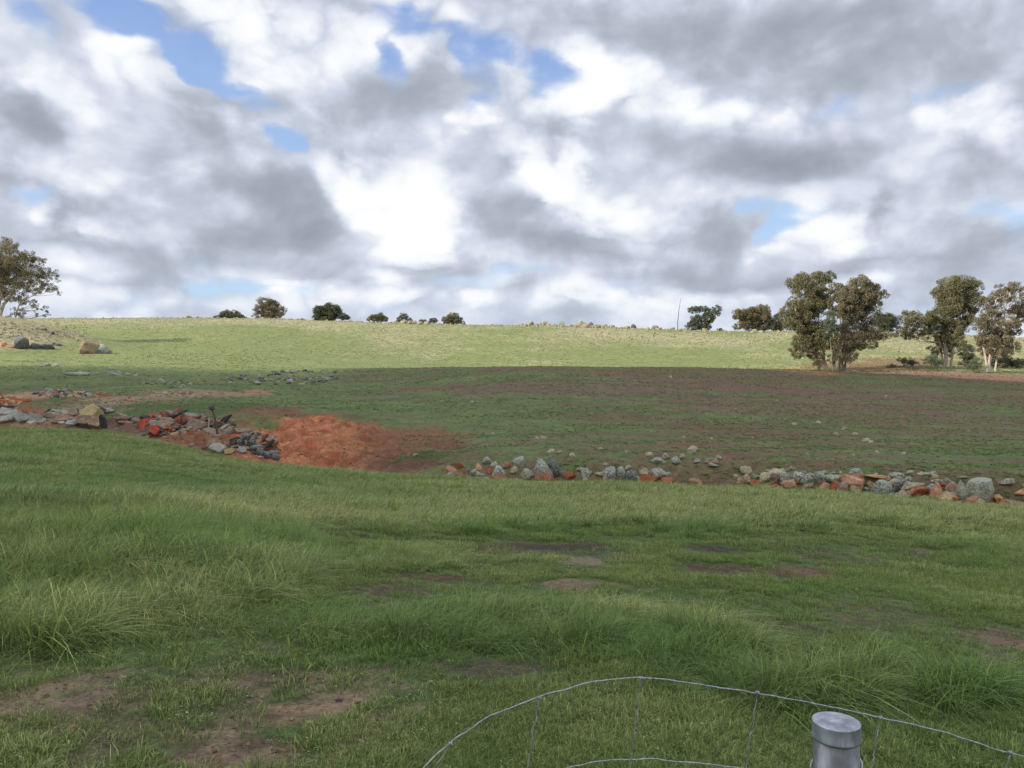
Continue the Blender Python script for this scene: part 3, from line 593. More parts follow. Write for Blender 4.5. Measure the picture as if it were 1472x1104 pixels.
# ------------------------------------------------------------------ rocks
def rock_mat(name, c1, c2, c3, stain=None, lichen=None):
    m, N, b, o = new_mat(name)
    g = N.n('ShaderNodeNewGeometry'); pos = g.outputs['Position']
    f = N.noise(pos, 3.2, 7, .62); f2 = N.noise(pos, 14, 5, .6)
    c = N.ramp(f, [(.3, c1), (.5, c2), (.7, c3)])
    c = N.mix(1.0, c, N.ramp(f2, [(.3, (.62, .62, .62)), (.7, (1.3, 1.3, 1.3))]), 'MULTIPLY')
    c = N.mix(1.0, c, (.90, .86, .70), 'MULTIPLY')
    oi = N.n('ShaderNodeObjectInfo'); c = N.mix(1.0, c, N.ramp(oi.outputs['Random'], [(0, (.75, .76, .78)), (.5, (1, 1, 1)), (1, (1.25, 1.2, 1.12))]), 'MULTIPLY')
    gen = N.n('ShaderNodeSeparateXYZ'); N.put(gen.inputs[0], N.n('ShaderNodeTexCoord').outputs['Generated'])
    if stain:
        w = N.mr(N.m('ADD', gen.outputs[2], N.m('MULTIPLY', N.m('SUBTRACT', f, .5), .9)), .48, .34)
        c = N.mix(w, c, stain)
    if lichen:
        w = N.mr(N.m('ADD', N.m('MULTIPLY', gen.outputs[2], .25), f2), .62, .74); c = N.mix(w, c, lichen)
    N.put(b.inputs['Base Color'], c); b.inputs['Roughness'].default_value = .92; b.inputs['Specular IOR Level'].default_value = .2
    bp = N.n('ShaderNodeBump'); bp.inputs['Strength'].default_value = .9; bp.inputs['Distance'].default_value = .08
    N.put(bp.inputs['Height'], N.m('ADD', f, N.m('MULTIPLY', f2, .5))); N.put(b.inputs['Normal'], bp.outputs[0])
    return m
RMX = {}
RM = {'grey': rock_mat('grey_rock', (.12, .125, .115), (.20, .205, .185), (.30, .30, .265), (.34, .15, .08), (.36, .38, .31)),
      'greyplain': rock_mat('grey_lichen_rock', (.15, .155, .135), (.24, .245, .21), (.36, .36, .30), None, (.34, .36, .27)),
      'dark': rock_mat('dark_rock', (.045, .045, .046), (.085, .085, .085), (.14, .14, .135), None, (.2, .21, .19)),
      'orange': rock_mat('orange_rock', (.36, .17, .105), (.48, .27, .18), (.55, .38, .28)),
      'red': rock_mat('red_rock', (.20, .06, .035), (.33, .11, .06), (.45, .19, .11)),
      'tan': rock_mat('tan_rock', (.26, .185, .12), (.38, .285, .195), (.47, .385, .28)),
      'pale': rock_mat('pale_rock', (.24, .225, .17), (.36, .335, .26), (.48, .45, .36)),
      'pink': rock_mat('pink_brown_rock', (.20, .14, .12), (.32, .23, .20), (.43, .33, .28))}
def rock_mesh(seed, sub=3, cuts=7, rough=.16):
    rng = np.random.default_rng(seed); bm = bmesh.new(); bmesh.ops.create_icosphere(bm, subdivisions=sub, radius=1)
    V = np.array([v.co[:] for v in bm.verts]); 
    for k in range(cuts):
        n = rng.normal(size=3); n[2] = abs(n[2])*.8 if rng.random() < .7 else n[2]; n /= np.linalg.norm(n); dd = rng.uniform(.42, .82); t = V@n-dd; V -= np.outer(np.clip(t, 0, None), n)
    ph = rng.uniform(0, 50, 3)
    nn = (fbm(V[:, 0]+ph[0], V[:, 1]*1.3+V[:, 2]*1.7+ph[1], .7, 4, seed)-.5)+(fbm(V[:, 2]*1.2+ph[2], V[:, 0]-V[:, 1]+ph[0], .5, 4, seed+5)-.5)
    V = V*(1+nn[:, None]*rough*2.2)
    V[:, 2] = np.where(V[:, 2] < -.55, -.55+(V[:, 2]+.55)*.25, V[:, 2])
    lo, hi = V.min(0), V.max(0); V = (V-(lo+hi)/2)/((hi-lo)/2)
    for v, c in zip(bm.verts, V): v.co = c
    me = bpy.data.meshes.new('rock'); bm.to_mesh(me); bm.free()
    return me
ROCKS = {}
for ki, k in enumerate(RM):
    ROCKS[k] = []
    for q in range(7):
        me = rock_mesh(100+ki*20+q, 3 if q < 4 else 2, 8+q % 5, .08+.03*(q % 3)); me.materials.append(RM[k])
        for p_ in me.polygons: p_.use_smooth = False
        ROCKS[k].append(me)
rr_ = random.Random(7)
def rock_at(x, y, z, w, h, kind, label, name='rock', cat='rock', group=None, dy=None, sink=.3, v=None):
    me = ROCKS[kind][rr_.randrange(7) if v is None else v]
    o = bpy.data.objects.new(name, me); col.objects.link(o)
    o.scale = (w/2, (dy or (w+h)/2)/2, h/2); o.location = (x, y, z+h/2-h*sink)
    o.rotation_euler = (rr_.uniform(-.12, .12), rr_.uniform(-.12, .12), rr_.uniform(-.5, .5)+(math.pi if rr_.random() < .5 else 0))
    tag(o, label, cat, group); return o
def rock_px(px, py, w, h, kind, label, ymin=None, **kw):
    """px, py: middle of the foot as seen in the photo; w, h in photo pixels"""
    if ymin is None: ymin = float(tab('edge', px))+1.6
    x, y, z = place(px, py, ymin); s = y/F
    return rock_at(x, y, z, w*s*1.2, h*s*1.2, kind, label, **kw)
def c4(l): return [(600+a/4.907, 600+(b_+h/2)/4.907, w/4.907, h/4.907, k, t) for a, b_, w, h, k, t in l]
def c5(l): return [(850+a/4.907, 600+(b_+h/2)/4.907, w/4.907, h/4.907, k, t) for a, b_, w, h, k, t in l]
def c6(l): return [(1120+a/4.18, 640+(b_+h/2)/4.18, w/4.18, h/4.18, k, t) for a, b_, w, h, k, t in l]
BOUL = c4([(240,370,64,74,'orange','orange boulder at the left end of the gully rocks, left of the wide tan one'),(322,385,96,78,'tan','wide tan boulder near the left end of the gully rocks'),(495,300,60,44,'greyplain','small grey boulder perched above the pinkish ones near the left end of the gully rocks'),
 (430,345,44,44,'orange','small orange rock just right of the wide tan boulder'),(520,375,46,40,'red','reddish rock at the left foot of the squat dark grey boulder'),(580,385,100,76,'grey','squat dark grey boulder with an orange rock behind it'),(630,330,46,40,'orange','bright orange rock between two grey boulders'),(545,330,50,40,'greyplain','flat grey rock behind the squat dark grey boulder'),
 (715,305,84,70,'greyplain','round grey boulder standing high, left of the largest boulder'),(785,392,90,66,'greyplain','smooth pale grey boulder at the left foot of the largest boulder'),(900,350,116,134,'grey','largest grey boulder in the gully, pointed top'),(960,345,66,110,'dark','dark rock added for the dark right side of the largest one'),  # last one: dark rock added as the dark side of the largest boulder
 (680,370,40,46,'pale','small pale upright rock between the squat dark grey and the smooth pale boulder'),(1195,390,70,74,'greyplain','lumpy grey boulder between the largest boulder and the orange-based one'),(1080,410,60,50,'red','reddish rubble stone right of the largest boulder'),(1040,395,44,40,'pink','brownish stone at the foot of the bushes right of the largest boulder'),
 (300,335,60,40,'red','dark red rock behind the wide tan boulder'),(395,385,50,50,'greyplain','grey-green rock at the right foot of the wide tan boulder')])
BOUL += c5([(130,400,92,110,'grey','grey-topped boulder with an orange base'),(215,395,80,96,'greyplain','grey boulder squeezed between the orange-based one and the black one'),(285,410,92,90,'dark','blackish blocky boulder right of the orange-based boulder'),(260,350,44,30,'pale','pale stone on top between the grey and the blackish boulder'),
 (390,425,80,56,'red','red slab of rock right of the blackish boulder'),(455,415,70,50,'red','brown-red rock under the pale flat outcrop'),(485,385,136,66,'greyplain','wide pale grey outcrop above the red slabs'),(540,440,90,36,'red','flat bright red rock at the right end of the red slabs'),
 (410,260,54,34,'pale','pale rock at the upper left of the scattered stone outcrop'),(480,300,96,40,'greyplain','long flat grey-green rock in the scattered stone outcrop'),(525,268,50,34,'greyplain','small grey rock at the top of the scattered stone outcrop'),(600,300,70,50,'greyplain','craggy grey rock at the right end of the scattered stone outcrop'),(640,270,40,24,'pale','small pale stone just right of the scattered stone outcrop'),
 (710,235,54,28,'pale','pale flat rock alone above the gully, right of the outcrop'),(745,305,46,26,'greyplain','flat grey stone at the left of the second small outcrop'),(850,300,90,40,'pink','brown-stained rock in the second small outcrop'),(860,332,80,26,'greyplain','low grey slab under the second small outcrop'),(895,275,46,28,'pale','pale stone at the top right of the second small outcrop'),
 (740,450,92,50,'orange','lone low orange rock mound in the grassy gap of the gully'),(1017,413,38,28,'pale','small whitish stone left of the pinkish rock pair'),(1093,368,70,50,'pale','pale rock standing left of the right-hand rock row'),(1090,425,50,56,'pink','pinkish rock below the pale one at the start of the right-hand rock row'),(1145,405,30,26,'pale','tiny whitish stone at the start of the right-hand rock row')])
BOUL += c5([(1230,415,80,60,'pale','cream rock at the left of the cream pile in the right-hand rock row'),(1290,385,110,56,'pale','flat cream rock on top of the cream pile'),(1350,375,50,40,'greyplain','greyish cream stone at the right of the cream pile'),(1180,460,90,36,'red','dark red rock under the cream pile'),(1300,460,60,40,'red','red rock below the flat cream rock'),(1395,470,100,46,'orange','wide orange-red rock at the foot of the right-hand rock row'),(1400,420,90,40,'greyplain','grey-green rock above the wide orange-red one'),(1450,400,60,46,'greyplain','rough grey-green rock right of the cream pile')])
BOUL += c6([(45,190,80,50,'greyplain','grey-green rock block behind the rounded red one'),(115,190,70,60,'grey','upright grey rock right of the rounded red one'),(165,205,70,60,'greyplain','grey rock leaning left in the middle of the grey-topped stretch'),(210,185,60,36,'greyplain','small flat grey rock on top of the grey-topped stretch'),(240,195,50,70,'grey','narrow upright grey rock of the right-hand row'),(310,195,110,40,'greyplain','long grey capping slab left of the pink boulder'),
 (170,250,70,30,'pink','pinkish stone at the foot of the grey-topped stretch'),(270,245,60,40,'tan','tan stone at the foot of the long grey capping slab'),(330,240,60,50,'red','red stone right below the long grey capping slab'),(385,245,60,60,'pink','dull purple-brown rock left of the pink boulder'),(435,215,120,70,'orange','big pinkish-orange boulder with a red shoulder'),(490,210,50,50,'red','deep red shoulder rock beside the pinkish-orange boulder'),(450,260,70,40,'tan','tan stone under the pinkish-orange boulder'),
 (600,192,160,16,'orange','long thin orange ledge of rock along the bank top'),(645,245,130,84,'greyplain','rounded dark grey-green boulder under the thin orange ledge'),(560,240,50,50,'tan','tan rock left of the rounded grey-green boulder'),(575,265,40,36,'pale','small pale green-stained stone at the left foot of the rounded grey-green boulder'),(715,240,60,60,'dark','dark wedge rock right of the rounded grey-green boulder'),
 (800,238,120,34,'pale','flat pale slab lying over the dark red rock'),(850,270,100,56,'red','dark red hollowed rock under the flat pale slab'),(800,280,50,40,'orange','orange rock at the left foot of the dark red hollowed one'),(905,255,50,50,'grey','small grey rock right of the flat pale slab'),(950,265,60,84,'orange','tall orange-brown rock standing right of the pale slab'),(1000,300,60,60,'tan','leaning tan rock at the right foot of the tall orange-brown one'),(985,235,50,30,'red','red stone on top beside the tall orange-brown rock'),
 (1045,255,66,84,'pink','brown upright rock between the tall orange one and the narrow grey one'),(1100,262,56,110,'greyplain','narrow tall grey rock with a pinkish base'),(1160,325,86,40,'orange','low orange slab at the foot of the grey-green boulder near the right edge'),(1200,262,130,130,'greyplain','large grey-green boulder near the right edge'),(1250,230,50,60,'greyplain','lichen-grey rock on the right shoulder of the large grey-green boulder'),(1310,316,76,56,'orange','bright orange rounded rock near the right edge'),(1345,340,110,44,'red','dark red flat rock beneath the bright orange rounded one'),
 (1405,350,80,50,'pink','pinkish rock at the lower right edge of the gully'),(1450,280,60,30,'orange','orange rock at the very right edge, higher on the bank'),(1455,352,40,40,'tan','small tan rock at the very right edge, lower on the bank'),(940,190,40,26,'tan','small tan stone alone just above the right-hand row'),(1110,192,46,16,'pale','small pale flat stone above the narrow tall grey rock'),(785,160,40,18,'pale','pale stone on the grass above the pale slab'),(855,168,44,18,'pale','second pale stone on the grass above the pale slab, further right')])
for (px, py, w, h, k, t) in BOUL: rock_px(px, py, w, h, k, t, name='boulder', group='boulders and rocks along the gully', sink=.2)
# smaller filling stones of the gully
for q in range(200):
    px = rr_.choice([rr_.uniform(640, 960), rr_.uniform(1060, 1480), rr_.uniform(1110, 1480)])
    dep = float(tab('edge', px))+rr_.uniform(2.9, 5.6); x = (px-CX)/F*dep
    w = rr_.uniform(.12, .42); kind = rr_.choice(['greyplain', 'grey', 'red', 'orange', 'pale', 'tan', 'pink', 'greyplain'])
    if dep > tab('edge', px)+4.4: kind = rr_.choice(['greyplain', 'pale', 'greyplain', 'grey'])
    word = {'greyplain': 'grey-green', 'grey': 'grey', 'red': 'red', 'orange': 'orange', 'pale': 'pale', 'tan': 'tan', 'pink': 'brownish'}[kind]
    rock_at(x, dep, Hz(x, dep), w*rr_.uniform(1, 1.7), w*rr_.uniform(.45, .85), kind, 'small %s stone among the boulders of the gully' % word, name='stone', cat='stone', group='small %s stones among the gully boulders' % word)
LOOSE = []
def loose(x, y, z, w, h):
    me = ROCKS['pale'][4+rr_.randrange(3)]; co = np.zeros(len(me.vertices)*3, np.float32); me.vertices.foreach_get('co', co); co = co.reshape(-1, 3)
    a = rr_.uniform(0, 6.28); R_ = np.array([[math.cos(a), -math.sin(a), 0], [math.sin(a), math.cos(a), 0], [0, 0, 1]])
    tri = np.zeros(len(me.polygons)*3, np.int32); me.polygons.foreach_get('vertices', tri)
    LOOSE.append(((co*np.array([w/2*rr_.uniform(.8, 1.3), w/2, h/2]))@R_.T+np.array([x, y, z+h*.2]), tri.reshape(-1, 3)))
def scatter(n, region, size, kinds, label, group, ymin, name='stone', flat=(.5, .9), cat='stone', stuff=False):
    for q in range(n if not stuff else 0):
        px, py = region()
        x, y, z = place(px, py, ymin); w = rr_.uniform(*size)*y/F
        rock_at(x, y, z, w*rr_.uniform(.9, 1.5), w*rr_.uniform(*flat), rr_.choice(kinds), label, name=name, cat=cat, group=group)
    for q in range(n if stuff else 0):
        px, py = region(); x, y, z = place(px, py, ymin); w = rr_.uniform(*size)*y/F; loose(x, y, z, w, w*rr_.uniform(*flat))
ell = lambda cx, cy, rx, ry: (lambda: (cx+rx*math.sqrt(rr_.random())*math.cos(t := rr_.uniform(0, 6.283)), cy+ry*rr_.random()*math.sin(t)))
g8 = [(945,175,8),(1000,172,9),(1060,185,9),(1085,198,9),(1040,198,9),(1110,215,14),(1120,217,9),(1135,240,11),(1195,243,9),(975,243,6),(1080,245,6),(848,205,7),(755,208,6),(690,205,8),(660,67,7),(205,123,6),(253,197,8),(355,207,9),(370,207,10),(500,232,9),(385,240,14),(405,240,10),(435,247,11),(710,235,18),(560,238,6),(75,247,9),(1345,190,4),(905,120,4),(1155,110,4),(810,140,4),(620,160,4),(1240,150,4),(480,150,4)]
for k, (a, b_, w) in enumerate(g8):
    rock_px(550+a/1.5966, 500+b_/1.5966+1, w/1.5966*1.25, w/1.5966*.8, 'pale', 'small pale stone lying alone on the shaded green paddock', 36, name='stone', cat='stone', group='single pale stones on the shaded paddock')
scatter(90, lambda: (rr_.uniform(560, 1472), rr_.uniform(560, 655)), (1.6, 4), ['pale', 'tan', 'pale'], 'tiny pale stone on the shaded green paddock', 'tiny pale stones on the shaded paddock', 38, stuff=True)
# grey rocky strip in the shade at the left
scatter(84, ell(400,545,85,11), (3, 8), ['dark', 'grey', 'greyplain', 'dark'], 'dark grey rock in the rocky strip just below the sunlit grass', 'dark rocks of the strip below the sunlit grass', 75, name='rock', cat='rock')
scatter(16, ell(455,535,45,3), (4, 8), ['dark', 'grey'], 'dark grey rock in the rocky strip just below the sunlit grass', 'dark rocks of the strip below the sunlit grass', 80, name='rock', cat='rock')
scatter(26, ell(260,552,60,7), (3, 8), ['dark', 'grey'], 'small dark rock in the brown ground at the left', 'small dark rocks in the brown ground at the left', 75)
scatter(50, ell(95,567,48,7), (4, 10), ['dark', 'grey', 'dark', 'orange'], 'dark rock of the outcrop above the grey rubble slabs', 'dark outcrop rocks above the grey slabs', 66, name='rock', cat='rock')
scatter(40, ell(15,578,30,10), (4, 10), ['red', 'orange', 'red'], 'red rock heaped at the left edge above the grey slabs', 'red rocks heaped at the left edge', 62, name='rock', cat='rock')
scatter(22, ell(180,572,70,7), (2.5, 6), ['orange', 'tan', 'red'], 'orange stone in the bare strip above the rubble', 'orange stones in the bare strip above the rubble', 62)
scatter(16, ell(270,566,60,3), (4, 8), ['tan', 'pale', 'pink'], 'pale stone in the thin bare strip above the rubble', 'pale stones in the thin bare strip', 62)
scatter(14, ell(150,538,90,6), (3, 8), ['dark', 'grey', 'greyplain'], 'grey rock on the edge between sun and shade at the left', 'grey rocks on the edge of the shade', 85)
for px, py, w, h, t in [(110,538,30,5,'long flat grey rock in the shade below the lone boulder'),(165,539,28,5,'flat grey rock right of another in the shade below the lone boulder'),(66,525,12,5,'small pale rock at the sunny grass edge, left one of two'),(62,526,8,3,'tiny grey stone touching the pale rock at the sunny grass edge'),(162,530,12,4,'dark low rock in the sunny grass below the lone boulder'),(80,525,14,5,'small pale rock at the sunny grass edge, right one of two')]:
    rock_px(px, py+1, w, h, 'greyplain', t, 80)
# knoll and sunlit slope
rock_px(133, 508, 30, 18, 'tan', 'lone weathered boulder on sunlit grass right of the knoll, pale left face', 110, name='boulder', sink=.1, v=0)
rock_px(147, 508, 22, 14, 'greyplain', 'grey boulder leaning against the right of the lone pale-faced one', 110, name='boulder', sink=.15)
rock_px(30, 500, 20, 15, 'dark', 'dark square boulder at the foot of the knoll', 110, name='boulder', sink=.1)
for px, py, w, k, t in [(50,500,14,'dark','low dark rock right of the dark square boulder'),(58,500,10,'dark','second low dark rock right of the dark square boulder'),(70,501,14,'dark','third and farthest low dark rock right of the dark square boulder'),(18,499,14,'grey','grey rock left of the dark square boulder'),(4,497,11,'orange','orange-brown rock at the left edge below the knoll'),(84,497,8,'dark','small dark stone on the sunlit slope right of the dark rocks'),(78,495,8,'dark','small dark stone just above the row of low dark rocks'),(65,475,7,'dark','dark stone on the right shoulder of the knoll, upper'),(74,480,7,'dark','dark stone on the right shoulder of the knoll, lower')]:
    rock_px(px, py, w, w*.6, k, t, 110)
scatter(260, lambda: (lambda a: (a, 462+(1-((130-a)/140))*26*rr_.random()+rr_.uniform(0, 24)*(1 if a < 90 else .4)))(rr_.uniform(-15, 125)), (1.2, 4), ['tan', 'pale', 'pink', 'dark', 'tan'], 'small stone littering the sunlit knoll', 'stones littering the sunlit knoll', 115, stuff=True)
# stones on the sunlit hillside and along the ridge
scatter(260, lambda: (rr_.uniform(170, 1130), 470+rr_.random()**1.6*34), (1.0, 3.2), ['pale', 'tan', 'pale', 'pink'], 'small pale stone on the sunlit hillside', 'small stones on the sunlit hillside', 150, stuff=True)
scatter(160, lambda: (rr_.uniform(850, 1140), rr_.uniform(478, 494)), (1.4, 4.2), ['pale', 'tan', 'pink'], 'pale stone on the dry upper hillside left of the gums', 'stones on the dry upper hillside', 150, stuff=True)
scatter(90, lambda: (rr_.uniform(1235, 1472), rr_.uniform(488, 506)), (1.8, 4.2), ['pale', 'tan'], 'pale stone on the sunlit slope behind the right-hand gums', 'stones on the slope behind the gums', 150, stuff=True)
def ridge_rock(px, w, h, kind, label, group=None, dd=0):
    dep = float(tab('sky', px))-3-dd; x = (px-CX)/F*dep; s = dep/F
    rock_at(x, dep, Hz(x, dep), w*s, h*s*1.2, kind, label, group=group, sink=.15)
for px, w, h, k, t in [(764,9,8,'greyplain','pointed dull rock on the ridge, left of the rock cluster'),(782,14,8,'greyplain','round-topped dull rock on the ridge left of the main cluster'),(807,9,9,'greyplain','narrow grey rock on the ridge between two rounder ones'),(836,18,10,'greyplain','biggest dull rock on top of the ridge cluster'),(848,12,8,'dark','dark rock at the right of the ridge cluster'),(856,10,5,'greyplain','low grey rock sloping off the ridge cluster'),(911,9,7,'dark','small dark peaked rock alone on the ridge right of the cluster'),(903,6,4,'greyplain','small grey stone beside the dark peaked ridge rock'),(942,10,6,'greyplain','grey rock on the ridge left of the thin pole'),(966,9,4,'greyplain','flat rock on the ridge beside the thin pole'),
                    (580,14,7,'greyplain','grey rock in front of the smallest ridge bush'),(590,8,5,'greyplain','dull rock right of the grey one on the ridge'),(272,10,5,'greyplain','grey rock on the ridge left of the low wide tree'),(283,7,4,'greyplain','small grey stone beside the tan ridge rock at the left'),(470,7,4,'greyplain','small grey stone below the dense round ridge tree'),(503,6,5,'greyplain','small grey stone right of the dense round ridge tree')]:
    ridge_rock(px, w, h, k, t)
for q in range(520):
    px = rr_.choice([rr_.uniform(60, 1180), rr_.uniform(400, 1130), rr_.uniform(740, 900), rr_.uniform(150, 1150)])
    dep = float(tab('sky', px))-3-rr_.uniform(0, 14); x = (px-CX)/F*dep; s = dep/F; loose(x, dep, Hz(x, dep), rr_.uniform(1.2, 4.4)*s, rr_.uniform(1.0, 3.0)*s)

for q in range(130):
    px = rr_.choice([rr_.uniform(745, 905), rr_.gauss(845, 22), rr_.uniform(930, 1130), rr_.uniform(560, 620)]); dep = float(tab('sky', px))-2-rr_.uniform(0, 16); x = (px-CX)/F*dep; s_ = dep/F; w_ = rr_.uniform(3, 8)*s_
    loose(x, dep, Hz(x, dep), w_, w_*rr_.uniform(.5, .95))
def build_loose():
    V = []; Fq = []; n = 0
    for v, f in LOOSE: V.append(v); Fq.append(f+n); n += len(v)
    o = link('small_stones', mesh_from('small_stones', np.concatenate(V), np.concatenate(Fq), False, RM['pale'])); tag(o, 'countless tiny pale stones strewn over the hillside and paddock', 'stones', None, 'stuff')
build_loose()
# ------------------------------------------------------------------ rubble dump at the left of the gully
def slab_mesh(seed, n=6, th=.16):
    rng = np.random.default_rng(seed); a = np.sort(rng.uniform(0, 2*math.pi, n)+0); a = np.linspace(0, 2*math.pi, n, endpoint=False)+rng.uniform(-.3, .3, n)
    r = rng.uniform(.75, 1.1, n); bm = bmesh.new()
    vs = [bm.verts.new((math.cos(t)*q, math.sin(t)*q, 0)) for t, q in zip(a, r)]
    f = bm.faces.new(vs); e = bmesh.ops.extrude_face_region(bm, geom=[f]); 
    for v in e['geom']:
        if isinstance(v, bmesh.types.BMVert): v.co.z += 1; v.co.x *= rng.uniform(.92, 1.0); v.co.y *= rng.uniform(.92, 1.0)
    bmesh.ops.recalc_face_normals(bm, faces=bm.faces[:])
    bmesh.ops.bevel(bm, geom=bm.edges[:], offset=.05, segments=1, affect='EDGES')
    bmesh.ops.subdivide_edges(bm, edges=bm.edges[:], cuts=1, use_grid_fill=True)
    for v in bm.verts: v.co += Vector(rng.normal(0, .02, 3))
    me = bpy.data.meshes.new('slab'); bm.to_mesh(me); bm.free(); return me
CONC = rock_mat('broken_concrete', (.22, .225, .23), (.32, .325, .33), (.42, .42, .42))
CONCP = rock_mat('pinkish_concrete', (.15, .105, .085), (.24, .175, .145), (.36, .29, .25))
REDM = rock_mat('red_brick', (.30, .05, .035), (.42, .08, .055), (.5, .14, .1))
YEL = rock_mat('yellow_sandstone', (.34, .27, .14), (.44, .36, .20), (.52, .44, .27))
RUST = rock_mat('rusty_slab', (.13, .05, .035), (.22, .085, .06), (.32, .15, .11))
BLK = rock_mat('black_rubble', (.025, .025, .027), (.045, .045, .048), (.09, .085, .085))
SM = {}
def slab(px, py, w, h, roll, tip, mat, label, name='concrete_slab', cat='slab', group=None, th=.14, seed=0, n=5, up=0., dep=None):
    """px, py centre in the photo; w, h pixels; roll about the line of sight, tip = how much the flat face leans towards the viewer"""
    key = (seed % 9, n, mat.name)
    if key not in SM:
        SM[key] = slab_mesh(seed % 9+n*10, n); SM[key].materials.append(mat)
    if dep is None: x, y, z = place(px, py+h/2, float(tab('edge', px))+1.2)
    else: y = dep
    s = y/F; x = (px-CX)/F*y; zc = EYE+(CY-py)*s
    o = bpy.data.objects.new(name, SM[key]); col.objects.link(o)
    o.scale = (w*s/2*1.22, h*s/2*1.22/max(math.sin(R(tip)), .25), th); 
    o.rotation_euler = (Matrix.Rotation(R(-roll), 3, 'Y') @ Matrix.Rotation(R(tip), 3, 'X') @ Matrix.Rotation(rr_.uniform(-.1, .1), 3, 'Z')).to_euler()
    o.location = (x, y, zc+up); tag(o, label, cat, group); return o
def q2(a, b_): return a/4.907, 540+b_/4.907
def q3(a, b_): return 250+a/3.978, 560+b_/3.978
def S2(a, b_, w, h, roll, tip, mat, label, k=4.907, fn=q2, **kw):
    px, py = fn(a, b_); slab(px, py, w/k, h/k, roll, tip, mat, label, seed=int(a*3+b_), **kw)
def S3(*a, **kw): S2(*a, k=3.978, fn=q3, **kw)
GS = 'broken slabs dumped along the gully'
for a in [(35,255,90,50,-25,40,CONC,'tilted blue-grey slab at the left edge, top of the grey heap'),(95,272,80,56,20,45,CONC,'blue-grey slab leaning right beside the topmost one'),(40,306,100,40,5,35,CONC,'flat blue-grey slab at the left edge, bottom of the grey heap'),(155,298,80,56,-25,50,CONC,'pale slab leaning left between two blue-grey ones'),(242,300,96,66,-30,55,CONC,'large pale grey pointed slab, rightmost of the grey heap'),
          (225,338,70,26,-10,30,CONC,'low grey slab under the large pointed one'),(300,325,60,30,10,30,CONC,'dark-edged grey slab just right of the large pointed one'),(385,286,150,24,-12,18,CONCP,'long thin pinkish slab above the dark gap'),(540,272,140,30,2,20,CONCP,'wide layered brown slab left of the yellow block'),(450,315,120,22,4,20,CONCP,'brown slab in the dark gap left of the yellow block'),(505,338,90,34,0,35,CONC,'grey slab under the wide layered brown one'),(400,330,80,20,-4,24,CONCP,'thin brown slab low in the dark gap'),(280,360,30,8,0,30,CONC,'small pale chip of slab in the grass under the grey heap'),(435,338,50,18,-14,30,CONC,'small pale slab piece beside the grey one under the brown slab'),(830,384,60,12,4,30,CONCP,'small pale slab lying alone right of the yellow block')]:
    S2(*a, group=GS)
S2(664, 285, 125, 95, 8, 60, YEL, 'big yellow sandstone block leaning over the gully edge', name='stone_block', cat='stone block', th=.7, n=6)
S2(735, 335, 40, 110, 28, 70, BLK, 'black slab standing in for the shaded right side of the yellow block', name='stone_block', cat='stone block', th=.35, n=5)  # dark slab added in place of shade on the block's right side
S2(625, 335, 130, 60, 4, 55, CONCP, 'grey-brown block below the yellow block, left', name='stone_block', cat='stone block', th=.6, n=6)
S2(690, 350, 110, 70, -6, 50, CONCP, 'grey-brown block below the yellow block, right', name='stone_block', cat='stone block', th=.5, n=5)
for a in [(1140,345,180,44,-2,25,CONCP,'long pale slab over the bright red bricks'),(1115,296,60,26,-32,40,CONCP,'pale stick-like slab tilted at the top left of the debris pile'),(1185,296,150,16,12,15,BLK,'thin dark sheet lying over the top of the debris pile'),(1040,300,120,18,-6,15,BLK,'dark sheet at the left top of the debris pile'),(1350,285,110,18,-8,20,CONC,'grey slab on the top ridge of the debris pile'),(1425,300,44,70,4,80,CONC,'upright grey block on top of the debris pile'),(1352,335,60,60,-20,70,CONCP,'tan broken block in the middle of the debris pile'),(1390,368,170,34,-22,30,CONCP,'long brown plank-like slab rising to the right'),(1300,410,40,30,0,40,CONCP,'small brown block at the foot of the debris pile')]:
    S2(*a, group=GS)
for a in [(1010,358,54,84,8,70,REDM,'bright red upright brick chunk at the left of the debris pile'),(1088,392,76,60,-8,60,REDM,'bright red brick chunk under the long pale slab'),(1045,330,70,30,0,40,REDM,'red brick piece left of the long pale slab')]:
    S2(*a, name='brick_chunk', cat='brick', th=.3)
for a in [(140,222,160,38,-24,25,CONCP,'long dark slab crossing the debris pile diagonally'),(70,235,90,20,-20,25,BLK,'dark slab at the left end of the diagonal one'),(210,245,116,36,-24,35,CONCP,'pale slab lying diagonal below the leaning post'),(262,242,60,24,-40,35,CONCP,'short pale slab beside the diagonal pale one'),(285,185,120,30,38,45,BLK,'dark heavy sheet sloping down to the right from the post'),(330,215,60,26,30,40,BLK,'dark sheet end reaching down to the red sheeting'),(240,335,96,44,-4,45,CONC,'pale grey block at the lower left of the debris pile foot'),(288,335,30,30,25,60,CONC,'small whitish block beside the pale grey one'),(320,357,66,34,2,50,YEL,'tan block at the foot of the debris pile'),(390,350,60,34,-6,50,CONC,'whitish slab piece at the right foot of the debris pile'),(375,322,50,16,-35,35,CONC,'thin whitish slab sticking up right of the tan block'),(350,300,70,50,10,50,BLK,'black broken block under the red sheeting'),(505,375,50,44,20,60,CONC,'grey rounded lump at the lower end of the black rubble'),(230,310,80,50,5,45,CONCP,'brown broken block above the pale grey one'),(115,260,70,40,0,50,REDM,'dull red block under the long dark diagonal slab')]:
    S3(*a, group=GS)
S3(365, 270, 100, 26, 4, 40, REDM, 'bright red sheeting draped over the debris', name='red_sheet', cat='sheet', th=.06)
